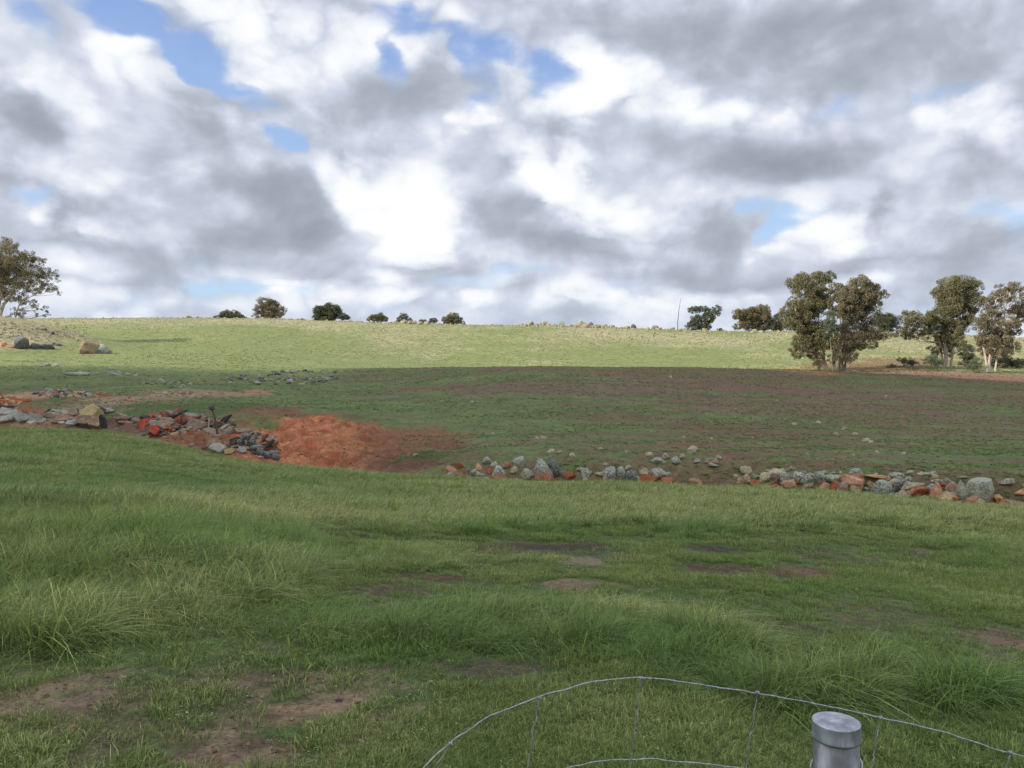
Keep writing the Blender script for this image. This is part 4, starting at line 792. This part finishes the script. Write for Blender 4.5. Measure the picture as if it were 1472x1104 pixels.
for a, b_, w, h in [(410,250,70,50),(435,285,80,50),(470,315,80,50),(500,340,70,44),(545,362,110,44),(590,375,60,34),(385,285,50,40),(455,345,50,40)]:
    px, py = q3(a, b_)
    dep = float(tab('edge', px))+2.8; s = dep/F; zc = EYE+(CY-py)*s
    rock_at((px-CX)/F*dep, dep+rr_.uniform(-.3, .5), zc-h/3.978*s*.5, w/3.978*s*rr_.uniform(.7, 1.1), h/3.978*s*rr_.uniform(.7, 1.1), 'dark', 'black lump in the dark tail running down from the debris pile', name='rubble_lump', cat='rubble', group='black lumps of the debris tail')
for q in range(240):
    t = rr_.random(); 
    if rr_.random() < .62: px, py = q3(rr_.uniform(-60, 400), 0); py = 560+(150+rr_.random()*170+max(0, (px-250-40)*.25)*1.0)/3.978 + 3
    else: px, py = q2(rr_.uniform(880, 1472), rr_.uniform(300, 430))
    x, y, z = place(px, py+3, float(tab('edge', px))+1.0); s = y/F; w = rr_.uniform(3, 9)*s
    k = rr_.choice(['dark', 'red', 'pink', 'pink', 'tan', 'red', 'dark']); zc = EYE+(CY-py)*s
    word = {'dark': 'black', 'red': 'red', 'pink': 'brown', 'tan': 'tan'}[k]
    rock_at(x, y, min(zc, z+1.2)-w*.2, w*rr_.uniform(1, 1.8), w*rr_.uniform(.4, .9), k, 'small %s fragment in the debris pile' % word, name='rubble_lump', cat='rubble', group='small %s fragments of the debris pile' % word)
for q in range(140):
    if q < 30: px = rr_.uniform(0, 175); py = rr_.uniform(588, 606)
    elif q < 58: px = rr_.uniform(175, 300); py = rr_.uniform(596, 612)+max(0, px-250)*.1
    else: px = rr_.uniform(235, 395); py = 600+(px-240)*.27+rr_.uniform(-10, 16)
    mt, wd = rr_.choice([(CONC, 'grey'), (CONCP, 'brownish'), (BLK, 'black'), (CONCP, 'brownish'), (CONC, 'grey')] if px < 180 else [(CONCP, 'brownish'), (BLK, 'black'), (CONCP, 'brownish'), (RUST, 'rust-red'), (RUST, 'rust-red'), (CONC, 'grey')])
    slab(px, py, rr_.uniform(12, 34), rr_.uniform(2.5, 7), rr_.gauss(0 if px < 250 else 10, 18), rr_.uniform(20, 55), mt, '%s slab fragment jumbled among the dumped slabs along the gully' % wd, name='slab_fragment', cat='slab', group='%s slab fragments of the dump' % wd, seed=q, n=5+q % 2, th=rr_.uniform(.08, .22))
# leaning post with a knob, and a pale board
def debris_post():
    m, N, b, o = new_mat('dark_weathered_wood'); N.put(b.inputs['Base Color'], N.ramp(N.noise(None, 12), [(.3, (.04, .035, .03)), (.7, (.09, .08, .07))])); b.inputs['Roughness'].default_value = .9
    dep = 53.; s = dep/F
    P = lambda a, b_: ((250+a/3.978-CX)*s, EYE+(CY-560-b_/3.978)*s)
    x0, z0 = P(250, 205); x1, z1 = P(217, 110); root = bpy.data.objects.new('knobbed_post', None); col.objects.link(root); root.location = (x0, dep, z0)
    tag(root, 'dark leaning post with a round knob on top, standing in the debris pile', 'post')
    mb = MB(); mb.tube([(0, 0, -.6), ((x1-x0)*.5, 0, (z1-z0)*.5), (x1-x0, 0, z1-z0)], [.09, .07, .055], 8); link('shaft', mb.mesh('shaft', m), root)
    me = rock_mesh(771, 3, 3, .08); me.materials.append(m); k = link('knob', me, root); k.location = (x1-x0, 0, z1-z0+.1); k.scale = (.2, .2, .19)
    x0, z0 = P(207, 215); x1, z1 = P(212, 160); mb = MB(); mb.tube([(x0, dep-.3, z0-.2), (x1, dep-.3, z1)], [.05, .05], 4)
    m2 = CONC; o_ = link('board', mb.mesh('board', m2, False)); tag(o_, 'narrow pale upright board beside the knobbed post', 'board')
debris_post()

# low mounds behind the slabs so that the rubble lies on something
def mound(px, dep, w, d_, h, c, label, seed):
    n = 40; u = np.linspace(-1, 1, n); U, V_ = np.meshgrid(u, u); r = np.sqrt(U**2+V_**2)
    x0 = (px-CX)/F*dep; X_ = x0+U*w; Y_ = dep+V_*d_; g = Hfull(X_.ravel(), Y_.ravel()).reshape(n, n)
    nz = fbm(X_.ravel(), Y_.ravel(), .8, 5, seed).reshape(n, n)
    Z_ = g-.12+h*np.clip(1-r**2, 0, 1)**.8*(.5+nz)+(nz-.5)*.25*(r < 1)
    I = (np.arange(n-1)[:, None]*n+np.arange(n-1)[None]).ravel(); q = np.stack([I, I+1, I+n+1, I+n], 1)
    o = link('dirt_mound', mesh_from('dirt_mound', np.stack([X_, Y_, Z_], -1).reshape(-1, 3), q, True, c)); tag(o, label, 'mound')
mound(200, 57, 3.4, 1.8, .6, rock_mat('mound_soil', (.12, .07, .055), (.18, .11, .085), (.26, .16, .12)), 'bare reddish-brown dirt mound between the yellow block and the debris pile', 5)
mound(285, 53.5, 3.6, 1.8, .6, rock_mat('debris_soil', (.12, .055, .04), (.22, .10, .065), (.32, .17, .11)), 'reddish earth heap under the debris pile', 6)
mound(70, 61.5, 5.0, 1.6, .35, rock_mat('bank_soil', (.18, .105, .07), (.25, .15, .10), (.31, .21, .15)), 'orange earth bank behind the blue-grey slabs', 7)

# ------------------------------------------------------------------ grass (uncountable): clumps scattered over the ground
def grass_mat():
    m, N, b, o = new_mat('grass_blades')
    t = N.n('ShaderNodeAttribute', attribute_name='tip').outputs['Fac']
    dry = N.n('ShaderNodeAttribute', attribute_name='dry', attribute_type='INSTANCER').outputs['Fac']
    rnd = N.n('ShaderNodeAttribute', attribute_name='bl').outputs['Fac']
    hue_mix = N.n('ShaderNodeAttribute', attribute_name='hue', attribute_type='INSTANCER').outputs['Fac']  # per-clump hue, from green to bluish green
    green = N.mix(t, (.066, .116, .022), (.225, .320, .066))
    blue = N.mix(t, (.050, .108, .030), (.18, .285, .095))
    green = N.mix(hue_mix, green, blue)
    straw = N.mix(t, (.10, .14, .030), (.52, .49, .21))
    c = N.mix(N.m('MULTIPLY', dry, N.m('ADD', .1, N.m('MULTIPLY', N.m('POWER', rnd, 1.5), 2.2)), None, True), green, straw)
    c = N.mix(1.0, c, N.ramp(rnd, [(0, (.6, .64, .6)), (.7, (1.15, 1.15, 1.1)), (1, (1.7, 1.65, 1.5))]), 'MULTIPLY')
    N.put(b.inputs['Base Color'], c); b.inputs['Roughness'].default_value = .6; b.inputs['Specular IOR Level'].default_value = .3
    tr = N.n('ShaderNodeBsdfTranslucent'); N.put(tr.inputs[0], c)
    mx = N.n('ShaderNodeMixShader'); mx.inputs[0].default_value = .3
    N.t.links.new(b.outputs[0], mx.inputs[1]); N.t.links.new(tr.outputs[0], mx.inputs[2]); N.t.links.new(mx.outputs[0], o.inputs[0])
    return m
GM = grass_mat()
def clump(name, seed, n, rad, L, wid, lean=.5, segs=4, droop=.6, wind=.0, flat=0.0):
    rng = np.random.default_rng(seed)
    th = rng.uniform(0, 2*math.pi, n); r = rad*np.sqrt(rng.random(n)); bx_ = r*np.cos(th); by_ = r*np.sin(th)
    Ln = rng.uniform(L[0], L[1], n); th2 = th+rng.normal(0, .9, n)
    out = rng.uniform(.15, 1.0, n)*lean
    s = np.linspace(0, 1, segs+1)[None]
    hd = Ln[:, None]*(out[:, None]*(s*.4+s**2*.8)*(1+0*s)); hz = Ln[:, None]*(s*(1-flat)-droop*out[:, None]*s**2.2)
    wx = wind*Ln[:, None]*s**2
    Xc = bx_[:, None]+np.cos(th2)[:, None]*hd+wx; Yc = by_[:, None]+np.sin(th2)[:, None]*hd; Zc = np.maximum(hz, .004)-.01*(s == 0)
    wa = th2+math.pi/2+rng.normal(0, .6, n); wd = wid*rng.uniform(.6, 1.3, n)[:, None]*(1-s**1.6*.92)*.5
    dx = np.cos(wa)[:, None]*wd; dy = np.sin(wa)[:, None]*wd
    A = np.stack([Xc-dx, Yc-dy, Zc], -1); B = np.stack([Xc+dx, Yc+dy, Zc+wd*.3], -1)
    V = np.stack([A, B], 2).reshape(-1, 3); k = segs+1
    base = (np.arange(n)*k*2)[:, None]+np.arange(segs)[None]*2
    Fq = np.stack([base, base+1, base+3, base+2], -1).reshape(-1, 4)
    me = mesh_from(name, V, Fq, True, GM)
    a = me.attributes.new('tip', 'FLOAT', 'POINT'); a.data.foreach_set('value', np.repeat(np.tile(s[0], n), 2).astype(np.float32))
    a = me.attributes.new('bl', 'FLOAT', 'POINT'); a.data.foreach_set('value', np.repeat(rng.random(n), 2*k).astype(np.float32))
    return me
def weed(name, seed):
    rng = np.random.default_rng(seed); V = []; n = 26
    for k in range(n):
        th = rng.uniform(0, 6.28); r = rng.uniform(.01, .07); L = rng.uniform(.006, .014); c = np.array([r*math.cos(th), r*math.sin(th), rng.uniform(.008, .03)])
        d_ = np.array([math.cos(th), math.sin(th), rng.uniform(-.2, .5)])*L; e = np.array([-math.sin(th), math.cos(th), rng.uniform(-.3, .3)])*L*.5
        V += [c-d_*.3, c+e+d_*.3, c+d_, c-e+d_*.3]
    me = mesh_from(name, V, np.arange(4*n).reshape(-1, 4), False, GM)
    a = me.attributes.new('tip', 'FLOAT', 'POINT'); a.data.foreach_set('value', np.full(4*n, .55, np.float32))
    a = me.attributes.new('bl', 'FLOAT', 'POINT'); a.data.foreach_set('value', np.repeat(rng.random(n), 4).astype(np.float32))
    return me
def protos(name, meshes):
    c = bpy.data.collections.new(name)
    for k, me in enumerate(meshes):
        o = bpy.data.objects.new('%s_clump_%02d' % (name, k), me); c.objects.link(o)
    return c
def scatter_gn(name, label, pts, rot, scl, idx, dry, hue, coll):
    me = bpy.data.meshes.new(name); me.vertices.add(len(pts)); me.vertices.foreach_set('co', pts.astype(np.float32).ravel())
    for nm, typ, val in (('rot', 'FLOAT_VECTOR', rot), ('scl', 'FLOAT_VECTOR', scl), ('dry', 'FLOAT', dry), ('hue', 'FLOAT', hue), ('idx', 'INT', idx)):
        a = me.attributes.new(nm, typ, 'POINT')
        a.data.foreach_set('vector' if typ == 'FLOAT_VECTOR' else 'value', val.astype(np.int32 if typ == 'INT' else np.float32).ravel())
    o = link(name, me); tag(o, label, 'grass', None, 'stuff')
    g = bpy.data.node_groups.new(name, 'GeometryNodeTree')
    g.interface.new_socket('Geometry', in_out='INPUT', socket_type='NodeSocketGeometry'); g.interface.new_socket('Geometry', in_out='OUTPUT', socket_type='NodeSocketGeometry')
    gi = g.nodes.new('NodeGroupInput'); go = g.nodes.new('NodeGroupOutput'); ip = g.nodes.new('GeometryNodeInstanceOnPoints'); ci = g.nodes.new('GeometryNodeCollectionInfo')
    ci.inputs['Collection'].default_value = coll; ci.inputs['Separate Children'].default_value = True; ci.inputs['Reset Children'].default_value = True
    ip.inputs['Pick Instance'].default_value = True
    def na(n_, t_):
        q = g.nodes.new('GeometryNodeInputNamedAttribute'); q.data_type = t_; q.inputs[0].default_value = n_; return q.outputs[0]
    L_ = g.links.new
    L_(gi.outputs[0], ip.inputs['Points']); L_(ci.outputs[0], ip.inputs['Instance']); L_(na('idx', 'INT'), ip.inputs['Instance Index'])
    L_(na('rot', 'FLOAT_VECTOR'), ip.inputs['Rotation']); L_(na('scl', 'FLOAT_VECTOR'), ip.inputs['Scale']); L_(ip.outputs[0], go.inputs[0])
    md = o.modifiers.new('scatter', 'NODES'); md.node_group = g
    return o
rng = np.random.default_rng(42)
def fan(n, y0, y1, pw=1.0, u0=-.74, u1=.72):
    """random ground points in the wedge in front of the fence; density ~ 1/y^(pw-1)"""
    t = rng.random(n); e = 2-pw+1e-6
    y = (y0**e+(y1**e-y0**e)*t)**(1/e); u = rng.uniform(u0, u1, n); x = u*y
    z = Hfull(x, y); px = CX+F*u; py = CY-F*(z-EYE)/y
    return x, y, z, px, py
def ellm(px, py, cx, cy, rx, ry, soft=.35):
    q = np.sqrt(((px-cx)/rx)**2+((py-cy)/ry)**2); return sstep(q, 1+soft, 1-soft)
def tallness(x, y, px, py):
    B = np.interp(px, [-300, 0, 250, 400, 460, 500, 560, 700, 1000, 1472, 1800], [915, 912, 892, 872, 835, 756, 764, 773, 769, 764, 764])
    n = fbm(x, y, 1.6, 4, 61); n2 = fbm(x, y, .5, 3, 71)
    T = sstep(py+(n-.5)*50+(n2-.5)*30, B+8, B-10)*(.19+.05*sstep(py, 720, 690)*sstep(px, 500, 900)+.03*sstep(py, 730, 780))*(.6+.8*n)
    T = T*(1-.55*ellm(px, py, 150, 690, 200, 20))
    for (cx, cy, rx, ry, h) in [(770,905,250,32,.19),(560,815,100,26,.15),(1000,940,110,38,.18),(1165,1003,100,24,.22),(1060,975,50,30,.16),(1385,1000,76,28,.22),(1410,795,130,22,.14),(700,803,160,10,.10),(300,880,260,34,.12),(60,900,100,44,.24),(470,900,80,24,.13),(1440,930,40,20,.12),(1260,965,50,22,.15)]:
        T = np.maximum(T, h*ellm(px, py, cx, cy, rx, ry)*(.55+.9*n2))
    # bare strips stay bare
    for (cx, cy, rx, ry) in [(780,787,100,6),(1025,788,52,5),(1150,791,62,5),(1330,796,48,5),(1025,817,58,6),(1150,822,70,7),(640,832,90,5),(820,842,60,7),(490,768,38,8),(840,808,40,5),(1230,818,50,5),(430,1020,75,14),(340,1085,100,16),(1450,920,45,12),(560,850,70,8)]:
        T = T*(1-.97*ellm(px, py, cx, cy+4, rx*1.1, ry*1.8+4, .3))
    return T
def dryness(x, y, px, py):
    n = fbm(x, y, 3.5, 4, 81); n2 = fbm(x, y, .8, 3, 91)
    n3 = fbm(x, y, 1.3, 4, 96)
    d_ = .17+1.0*(n-.5)-.08*sstep(y, 14, 7)+.18*sstep(y, 9, 17)*sstep(px, 900, 500)+.13*sstep(y, 11, 18)*sstep(px, 500, 900)+.5*(n2-.5)+1.1*(n3-.5)*sstep(y, 16, 8)+.30*ellm(px, py, 860, 728, 620, 30)+.25*ellm(px, py, 200, 790, 260, 60)+.15*ellm(px, py, 1380, 790, 150, 40)+.12*sstep(px, 900, 1400)
    return np.clip(d_-.30*ellm(px, py, 130, 700, 220, 22)-.2*ellm(px, py, 800, 768, 300, 10)-.15*ellm(px, py, 450, 925, 400, 40), 0, 1)
def hueness(x, y, px, py):
    return np.clip(.25+.2*sstep(y, 14, 30)*sstep(px, 700, 300)+.9*(fbm(x, y, 4, 3, 95)-.5)+.6*ellm(px, py, 130, 700, 260, 35), 0, 1)
tallp = protos('tall_grass', [clump('tall_grass', 200+k, 15, .30, (.3, 1.15), .012+.005*(k % 3), lean=1.0+.15*(k % 4), droop=.62+.10*(k % 3), wind=.12, segs=5) for k in range(12)])
farp = protos('far_grass', [clump('far_grass', 240+k, 26, .20, (.35, 1.15), .030+.008*(k % 3), lean=.8+.15*(k % 3), droop=.7, wind=.30, segs=3) for k in range(6)])
turfp = protos('turf', [clump('turf', 280+k, 60, .11, (.02, .075), .0048, lean=.9, droop=.6, segs=2) for k in range(6)]+[weed('weed', 300+k) for k in range(4)])
def build_tall(name, label, n, y0, y1, coll, npro, pw, thr, yscale=1.0, sxy=1.0):
    x, y, z, px, py = fan(n, y0, y1, pw)
    T = tallness(x, y, px, py); ed = tab('edge', px)
    ok = (y < ed+.6) & (T > thr) & (rng.random(len(x)) < np.clip(T/.16, .25, 1))
    x, y, z, px, py, T = [a_[ok] for a_ in (x, y, z, px, py, T)]; m_ = len(x)
    h = T*rng.uniform(.65, 1.45, m_)*yscale; w = np.clip(h, .08, .5)*sxy
    rot = np.stack([rng.normal(0, .08, m_), rng.normal(0, .08, m_), rng.normal(.25, .75, m_)], 1)
    scl = np.stack([w*1.1, w*1.1, h], 1)/1.0; scl[:, :2] = np.maximum(scl[:, :2], .2)
    scatter_gn(name, label, np.stack([x, y, z], 1), rot, scl*np.array([1.15, 1.15, 1.15]), rng.integers(0, npro, m_), dryness(x, y, px, py), hueness(x, y, px, py), coll)
    return m_
GD = 0.25 if QUICK == '2' else 1.0
if QUICK != '1':
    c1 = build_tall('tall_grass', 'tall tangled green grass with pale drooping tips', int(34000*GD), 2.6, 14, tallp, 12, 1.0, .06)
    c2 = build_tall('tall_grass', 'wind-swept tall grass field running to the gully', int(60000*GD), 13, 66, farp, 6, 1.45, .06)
    # short turf and weeds near the fence
    x, y, z, px, py = fan(int(120000*GD), 2.4, 26, 1.3)
    cover = fbm(x, y, .6, 4, 161)*.5+fbm(x, y, 2.4, 3, 162)*.5
    bare = np.zeros_like(x)
    for (cx, cy, rx, ry) in [(430,1020,75,14),(500,1005,25,8),(340,1085,110,16),(1450,920,50,12),(780,787,95,6),(1025,817,55,6),(1150,822,60,7),(120,1010,70,10),(1025,788,50,4),(820,841,50,6),(840,807,40,5)]:
        bare = np.maximum(bare, ellm(px, py, cx, cy+2, rx*1.15, ry*1.7+2))
    leftp = sstep(py, 950, 1000)*sstep(px, 820, 560); bare = np.maximum(bare*.97, leftp*sstep(fbm(x, y, .9, 4, 141, .6)*.5+fbm(x, y, .35, 4, 111)*.5, .46, .58)*.55)
    ok = (rng.random(len(x)) < np.clip((cover-.36)*5, .12, 1)*(1-bare)) & (y < tab('edge', px)-1)
    x, y, z, px, py = [a_[ok] for a_ in (x, y, z, px, py)]; m_ = len(x)
    s_ = rng.uniform(.35, 1.1, m_)*(.8+1.0*sstep(y, 5, 20))*(.45+1.1*fbm(x, y, .7, 4, 163)); big = ellm(px, py, 450, 925, 420, 40); s_ *= 1+.4*big
    dr = np.clip(dryness(x, y, px, py)*.8+.15-.3*big+.25*ellm(px, py, 250, 1040, 420, 70), 0, 1)
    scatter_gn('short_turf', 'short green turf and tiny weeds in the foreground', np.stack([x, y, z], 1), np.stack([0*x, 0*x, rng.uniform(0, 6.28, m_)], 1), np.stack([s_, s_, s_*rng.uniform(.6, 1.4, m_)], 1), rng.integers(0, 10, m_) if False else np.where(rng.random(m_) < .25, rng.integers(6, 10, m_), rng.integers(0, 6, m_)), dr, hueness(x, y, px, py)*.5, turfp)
    # clods and crumbs on bare soil
    def clods(name, label, n, y0, y1, pw, keep, size, mat):
        cp_ = bpy.data.collections.new(name+'_shapes')
        for k in range(4):
            m2 = rock_mesh(900+k, 1, 4, .2); m2.materials.append(mat); cp_.objects.link(bpy.data.objects.new('%s_shape_%d' % (name, k), m2))
        x, y, z, px, py = fan(n, y0, y1, pw); ok = keep(x, y, px, py) > rng.random(n); x, y, z = x[ok], y[ok], z[ok]; m_ = len(x)
        s_ = size[0]*(size[1]/size[0])**(rng.random(m_)**1.8)
        o = scatter_gn(name, label, np.stack([x, y, z+s_*.2], 1), rng.uniform(0, 6.28, (m_, 3))*np.array([.1, .1, 1]), np.stack([s_*rng.uniform(.7, 1.4, m_), s_, s_*.6], 1), rng.integers(0, 4, m_), 0*x, 0*x, cp_); o['category'] = 'soil'
    CB = rock_mat('clod_brown', (.10, .07, .045), (.17, .12, .08), (.27, .21, .15)); CR = rock_mat('clod_red', (.18, .07, .04), (.31, .135, .07), (.42, .22, .13))
    def keep_near(x, y, px, py):
        b_ = sstep(py, 945, 985)*sstep(px, 840, 600)*sstep(fbm(x, y, .9, 4, 141, .6)*.5+fbm(x, y, .35, 4, 111)*.5, .42, .54)
        for (cx, cy, rx, ry) in [(430,1020,75,14),(1450,920,50,12),(780,787,95,6),(1025,817,55,6),(1150,822,60,7),(1025,788,50,4)]: b_ = np.maximum(b_, ellm(px, py, cx, cy, rx, ry))
        return b_
    clods('soil_crumbs', 'crumbs and small clods on the bare brown soil in the foreground', 26000, 2.5, 16, 1.2, keep_near, (.003, .016), CB)
    clods('soil_clods', 'red clods and small stones over the eroded red bank', 7000, 24, 70, 1.0, lambda x, y, px, py: np.maximum(np.exp(-(np.abs((px-445)/120.)**4))*(y > 41)*(y < 66)*.8, .8*((y > tab('edge', px)+.8) & (y < tab('edge', px)+4.5))), (.02, .12), CR)
    # thin tufts over the shaded paddock and the sunlit hillside
    x, y, z, px, py = fan(int(52000*GD), 24, 116, 1.1)
    g_ = fbm(x*.28, y, 2.6, 5, 131, .6); ok = (y > tab('edge', px)+1.2+3.0*(rng.random(len(x)) < .35)) & (rng.random(len(x)) < np.clip(1.1-(g_-.42)*6, .12, 1)) & ~((np.abs(px-445) < 125) & (y < 67))
    x, y, z, px, py = [a_[ok] for a_ in (x, y, z, px, py)]; m_ = len(x); s_ = rng.uniform(.07, .16, m_)
    scatter_gn('paddock_tufts', 'thin short grass tufts over the shaded paddock', np.stack([x, y, z], 1), np.stack([0*x, 0*x, rng.uniform(0, 6.28, m_)], 1), np.stack([s_*3, s_*2, s_], 1), rng.integers(0, 6, m_), np.clip(rng.normal(.12, .12, m_), 0, 1), hueness(x, y, px, py), farp)
    x, y, z, px, py = fan(int(46000*GD), 112, 262, 1.2)
    dd_ = fbm(x, y, 26, 4, 151)*.6+fbm(x, y, 9, 4, 121)*.2+.25*sstep(y, 185, 250)+.18*sstep(px, 900, 1300)
    ok = (y > tab('crest', px)+2) & (rng.random(len(x)) < sstep(dd_, .35, .7)*.9+.1)
    x, y, z, px, py = [a_[ok] for a_ in (x, y, z, px, py)]; m_ = len(x); s_ = rng.uniform(.12, .34, m_)
    scatter_gn('hillside_tufts', 'dry pale grass tufts over the sunlit hillside', np.stack([x, y, z], 1), np.stack([0*x, 0*x, rng.uniform(0, 6.28, m_)], 1), np.stack([s_*1.8, s_*1.8, s_], 1), rng.integers(0, 6, m_), np.clip(rng.normal(.9, .15, m_), 0, 1), hueness(x, y, px, py)*.1, farp)

# ------------------------------------------------------------------ small things lying in the foreground
for px, py, w, k, t in [(70,1101,16,'pale','small whitish stone at the bottom left of the photo'),(103,1048,10,'red','tiny orange-red pebble in the brown turf, left'),(445,1070,8,'red','tiny orange-red pebble right of the bare patch'),(478,911,12,'pale','pale flat stone in the green turf, upper left'),(290,906,8,'pale','tiny white stone in the green turf'),(5,905,14,'orange','pinkish stone at the left edge of the near grass'),(385,1067,8,'pale','tiny pale stone below the bare patch'),(1163,930,9,'dark','black dropping in the green turf, left one'),(1418,906,7,'dark','black dropping near the right edge, upper one'),(1312,962,10,'dark','black dropping left of the right-hand tussock'),(1447,865,6,'pale','tiny white stone near the right edge'),(290,1057,5,'pale','tiny white chip in the brown turf'),(175,975,10,'tan','flat tan chip in the brown turf')]:
    rock_px(px, py, w, w*.6, k, t, 2.6, name='pebble' if k != 'dark' else 'dropping', cat='stone' if k != 'dark' else 'dropping', sink=.2)

# ------------------------------------------------------------------ steel post and wire mesh in front
def galv(name, c1, c2, rough=.45, metal=.75, sc=9):
    m, N, b, o = new_mat(name); pos = N.n('ShaderNodeTexCoord').outputs['Object']
    v = N.n('ShaderNodeTexVoronoi'); N.put(v.inputs['Vector'], pos); v.inputs['Scale'].default_value = sc*6
    f = N.noise(pos, sc, 6, .6); mp = N.n('ShaderNodeMapping'); N.put(mp.inputs[0], pos); mp.inputs['Scale'].default_value = (1, 1, .25); f2 = N.noise(mp.outputs[0], sc*3.2, 5, .65)
    c = N.mix(N.mr(f2, .35, .7), c1, c2); c = N.mix(.25, c, N.mix(v.outputs['Distance'], c1, c2))
    N.put(b.inputs['Base Color'], c); b.inputs['Metallic'].default_value = metal; N.put(b.inputs['Roughness'], N.mr(f, .3, .7, rough-.08, rough+.15))
    bp = N.n('ShaderNodeBump'); bp.inputs['Strength'].default_value = .25; bp.inputs['Distance'].default_value = .002; N.put(bp.inputs['Height'], f2); N.put(b.inputs['Normal'], bp.outputs[0])
    return m
GAL = galv('galvanised_steel', (.09, .09, .085), (.42, .42, .40), .42, .75); GALC = galv('galvanised_cap', (.22, .23, .255), (.56, .58, .62), .42, .8, 14); WIRE = galv('galvanised_wire', (.22, .22, .22), (.50, .51, .52), .5, .75, 60)
def lathe(name, prof, mat, seg=56):
    V = []; Fq = []
    for r, z in prof:
        for k in range(seg): a = 2*math.pi*k/seg; V.append((r*math.cos(a), r*math.sin(a), z))
    for i_ in range(len(prof)-1):
        for k in range(seg): k2 = (k+1) % seg; Fq.append((i_*seg+k, i_*seg+k2, (i_+1)*seg+k2, (i_+1)*seg+k))
    me = bpy.data.meshes.new(name); me.from_pydata(V, [], Fq); me.update()
    for p_ in me.polygons: p_.use_smooth = True
    me.materials.append(mat); return me
def post():
    yp = 1.05; s = yp/F; xp = (1202-CX)*s; zt = EYE+(CY-1036)*s; R1 = 33.0*s; R0 = 31.3*s
    g0 = Hz(xp, yp)
    root = bpy.data.objects.new('steel_post', None); col.objects.link(root); root.location = (xp, yp, g0)
    tag(root, 'round galvanised steel fence post with a cap, lower right corner', 'post')
    h = zt-g0
    link('tube', lathe('tube', [(R0, -.3), (R0, h-.012), (R0-.003, h-.011), (.001, h-.011)], GAL), root)
    cap = link('cap', lathe('cap', [(R0+.0004, h-.0225), (R1+.0004, h-.0232), (R1+.0007, h-.0215), (R1, h-.019), (R1+.0001, h-.0021), (R1, h-.0012), (R1-.0006, h-.0003), (R1-.0016, h), (R1-.003, h+.0001), (R1-.006, h+.0001), (.014, h+.0012), (.0125, h+.0004), (.0105, h+.0014), (.0001, h+.002)], GALC), root)
    mb = MB(); n = 40; zt_ = h-.062; th = np.linspace(math.pi*.55, math.pi*2.2, n)
    mb.tube(np.stack([(R0+.0025)*np.cos(th), (R0+.0025)*np.sin(th), zt_+.012*np.sin(th*1.0+1)], 1), np.full(n, .0016), 8)
    link('wire_tie', mb.mesh('wire_tie', WIRE), root)
post()
def fence():
    root = bpy.data.objects.new('wire_mesh_fence', None); col.objects.link(root); root.location = (.1, 1.15, 0)
    tag(root, 'sagging galvanised wire mesh fence along the bottom of the photo', 'fence')
    o0 = np.array([.1, 1.15, 0])
    def P3(px, py, y): return np.array([(px-CX)/F*y, y, EYE+(CY-py)/F*y])-o0
    def smooth(pts, n=70, jit=.0009, seed=1):
        pts = np.array(pts); t = np.linspace(0, 1, len(pts)); q = np.linspace(0, 1, n)
        o_ = np.stack([hermite1(t, pts[:, k], q) for k in range(3)], 1); r_ = np.random.default_rng(seed); j = r_.normal(0, jit, (n, 3)); j = (j+np.roll(j, 1, 0)+np.roll(j, -1, 0))/2; return o_+j
    def wire(name, pts, r=.00125, seed=1, n=70):
        p = smooth(pts, n, .0007, seed); mb = MB(); mb.tube(p, np.full(len(p), r), 7); link(name, mb.mesh(name, WIRE), root)
    top = [(560,1165,1.05),(608,1106,1.08),(648,1068,1.11),(700,1032,1.13),(775,1002,1.15),(850,981,1.16),(923,974,1.16),(1000,984,1.16),(1090,997,1.15),(1180,1013,1.145),(1266,1032,1.14),(1360,1054,1.13),(1452,1082,1.12),(1600,1120,1.11),(1800,1160,1.1)]
    wire('horizontal_wire', [P3(*t) for t in top], .00105, 3, 120)
    wire('horizontal_wire', [P3(*t) for t in [(560,1330,1.05),(700,1160,1.1),(770,1122,1.14),(820,1103,1.15),(880,1093,1.16),(960,1093,1.16),(1060,1104,1.15),(1160,1117,1.145),(1260,1145,1.14),(1452,1190,1.12),(1800,1260,1.1)]], .00095, 4, 90)
    for q, dz in enumerate((200, 420, 640)):
        wire('horizontal_wire', [P3(*t) for t in [(640,1150+dz*1.1,1.1),(770,1135+dz,1.14),(960,1120+dz,1.16),(1160,1130+dz,1.145),(1452,1180+dz,1.12),(1800,1240+dz,1.1)]], .00125, 6+q, 60)
    for q, (a, b_, y) in enumerate([((775,1003),(757,1110),1.15),((922,975),(906,1106),1.16),((1089,996),(1072,1106),1.15),((1266,1032),(1252,1106),1.14),((1452,1082),(1446,1106),1.12),((1640,1128),(1630,1160),1.105),((648,1069),(622,1108),1.11)]):
        A = P3(*a, y); B = P3(*b_, y); d_ = (B-A); d_ = d_/abs(d_[2]); L_ = (A[2]-.03)
        pts = [A, A+d_*.05, A+d_*.11, A+d_*L_*.4, A+d_*np.array([.8, 1, 1])*L_*.7, A+d_*np.array([.6, 1, 1])*L_]
        wire('vertical_wire', pts, .00088, 20+q, 60)
        mb = MB(); th = np.linspace(0, 4*math.pi, 26); mb.tube(np.stack([A[0]+(th/(4*math.pi)-.5)*.006, A[1]+.0021*np.cos(th), A[2]+.0021*np.sin(th)], 1), np.full(26, .0011), 6)
        link('wire_knot', mb.mesh('wire_knot', WIRE), root)
fence()
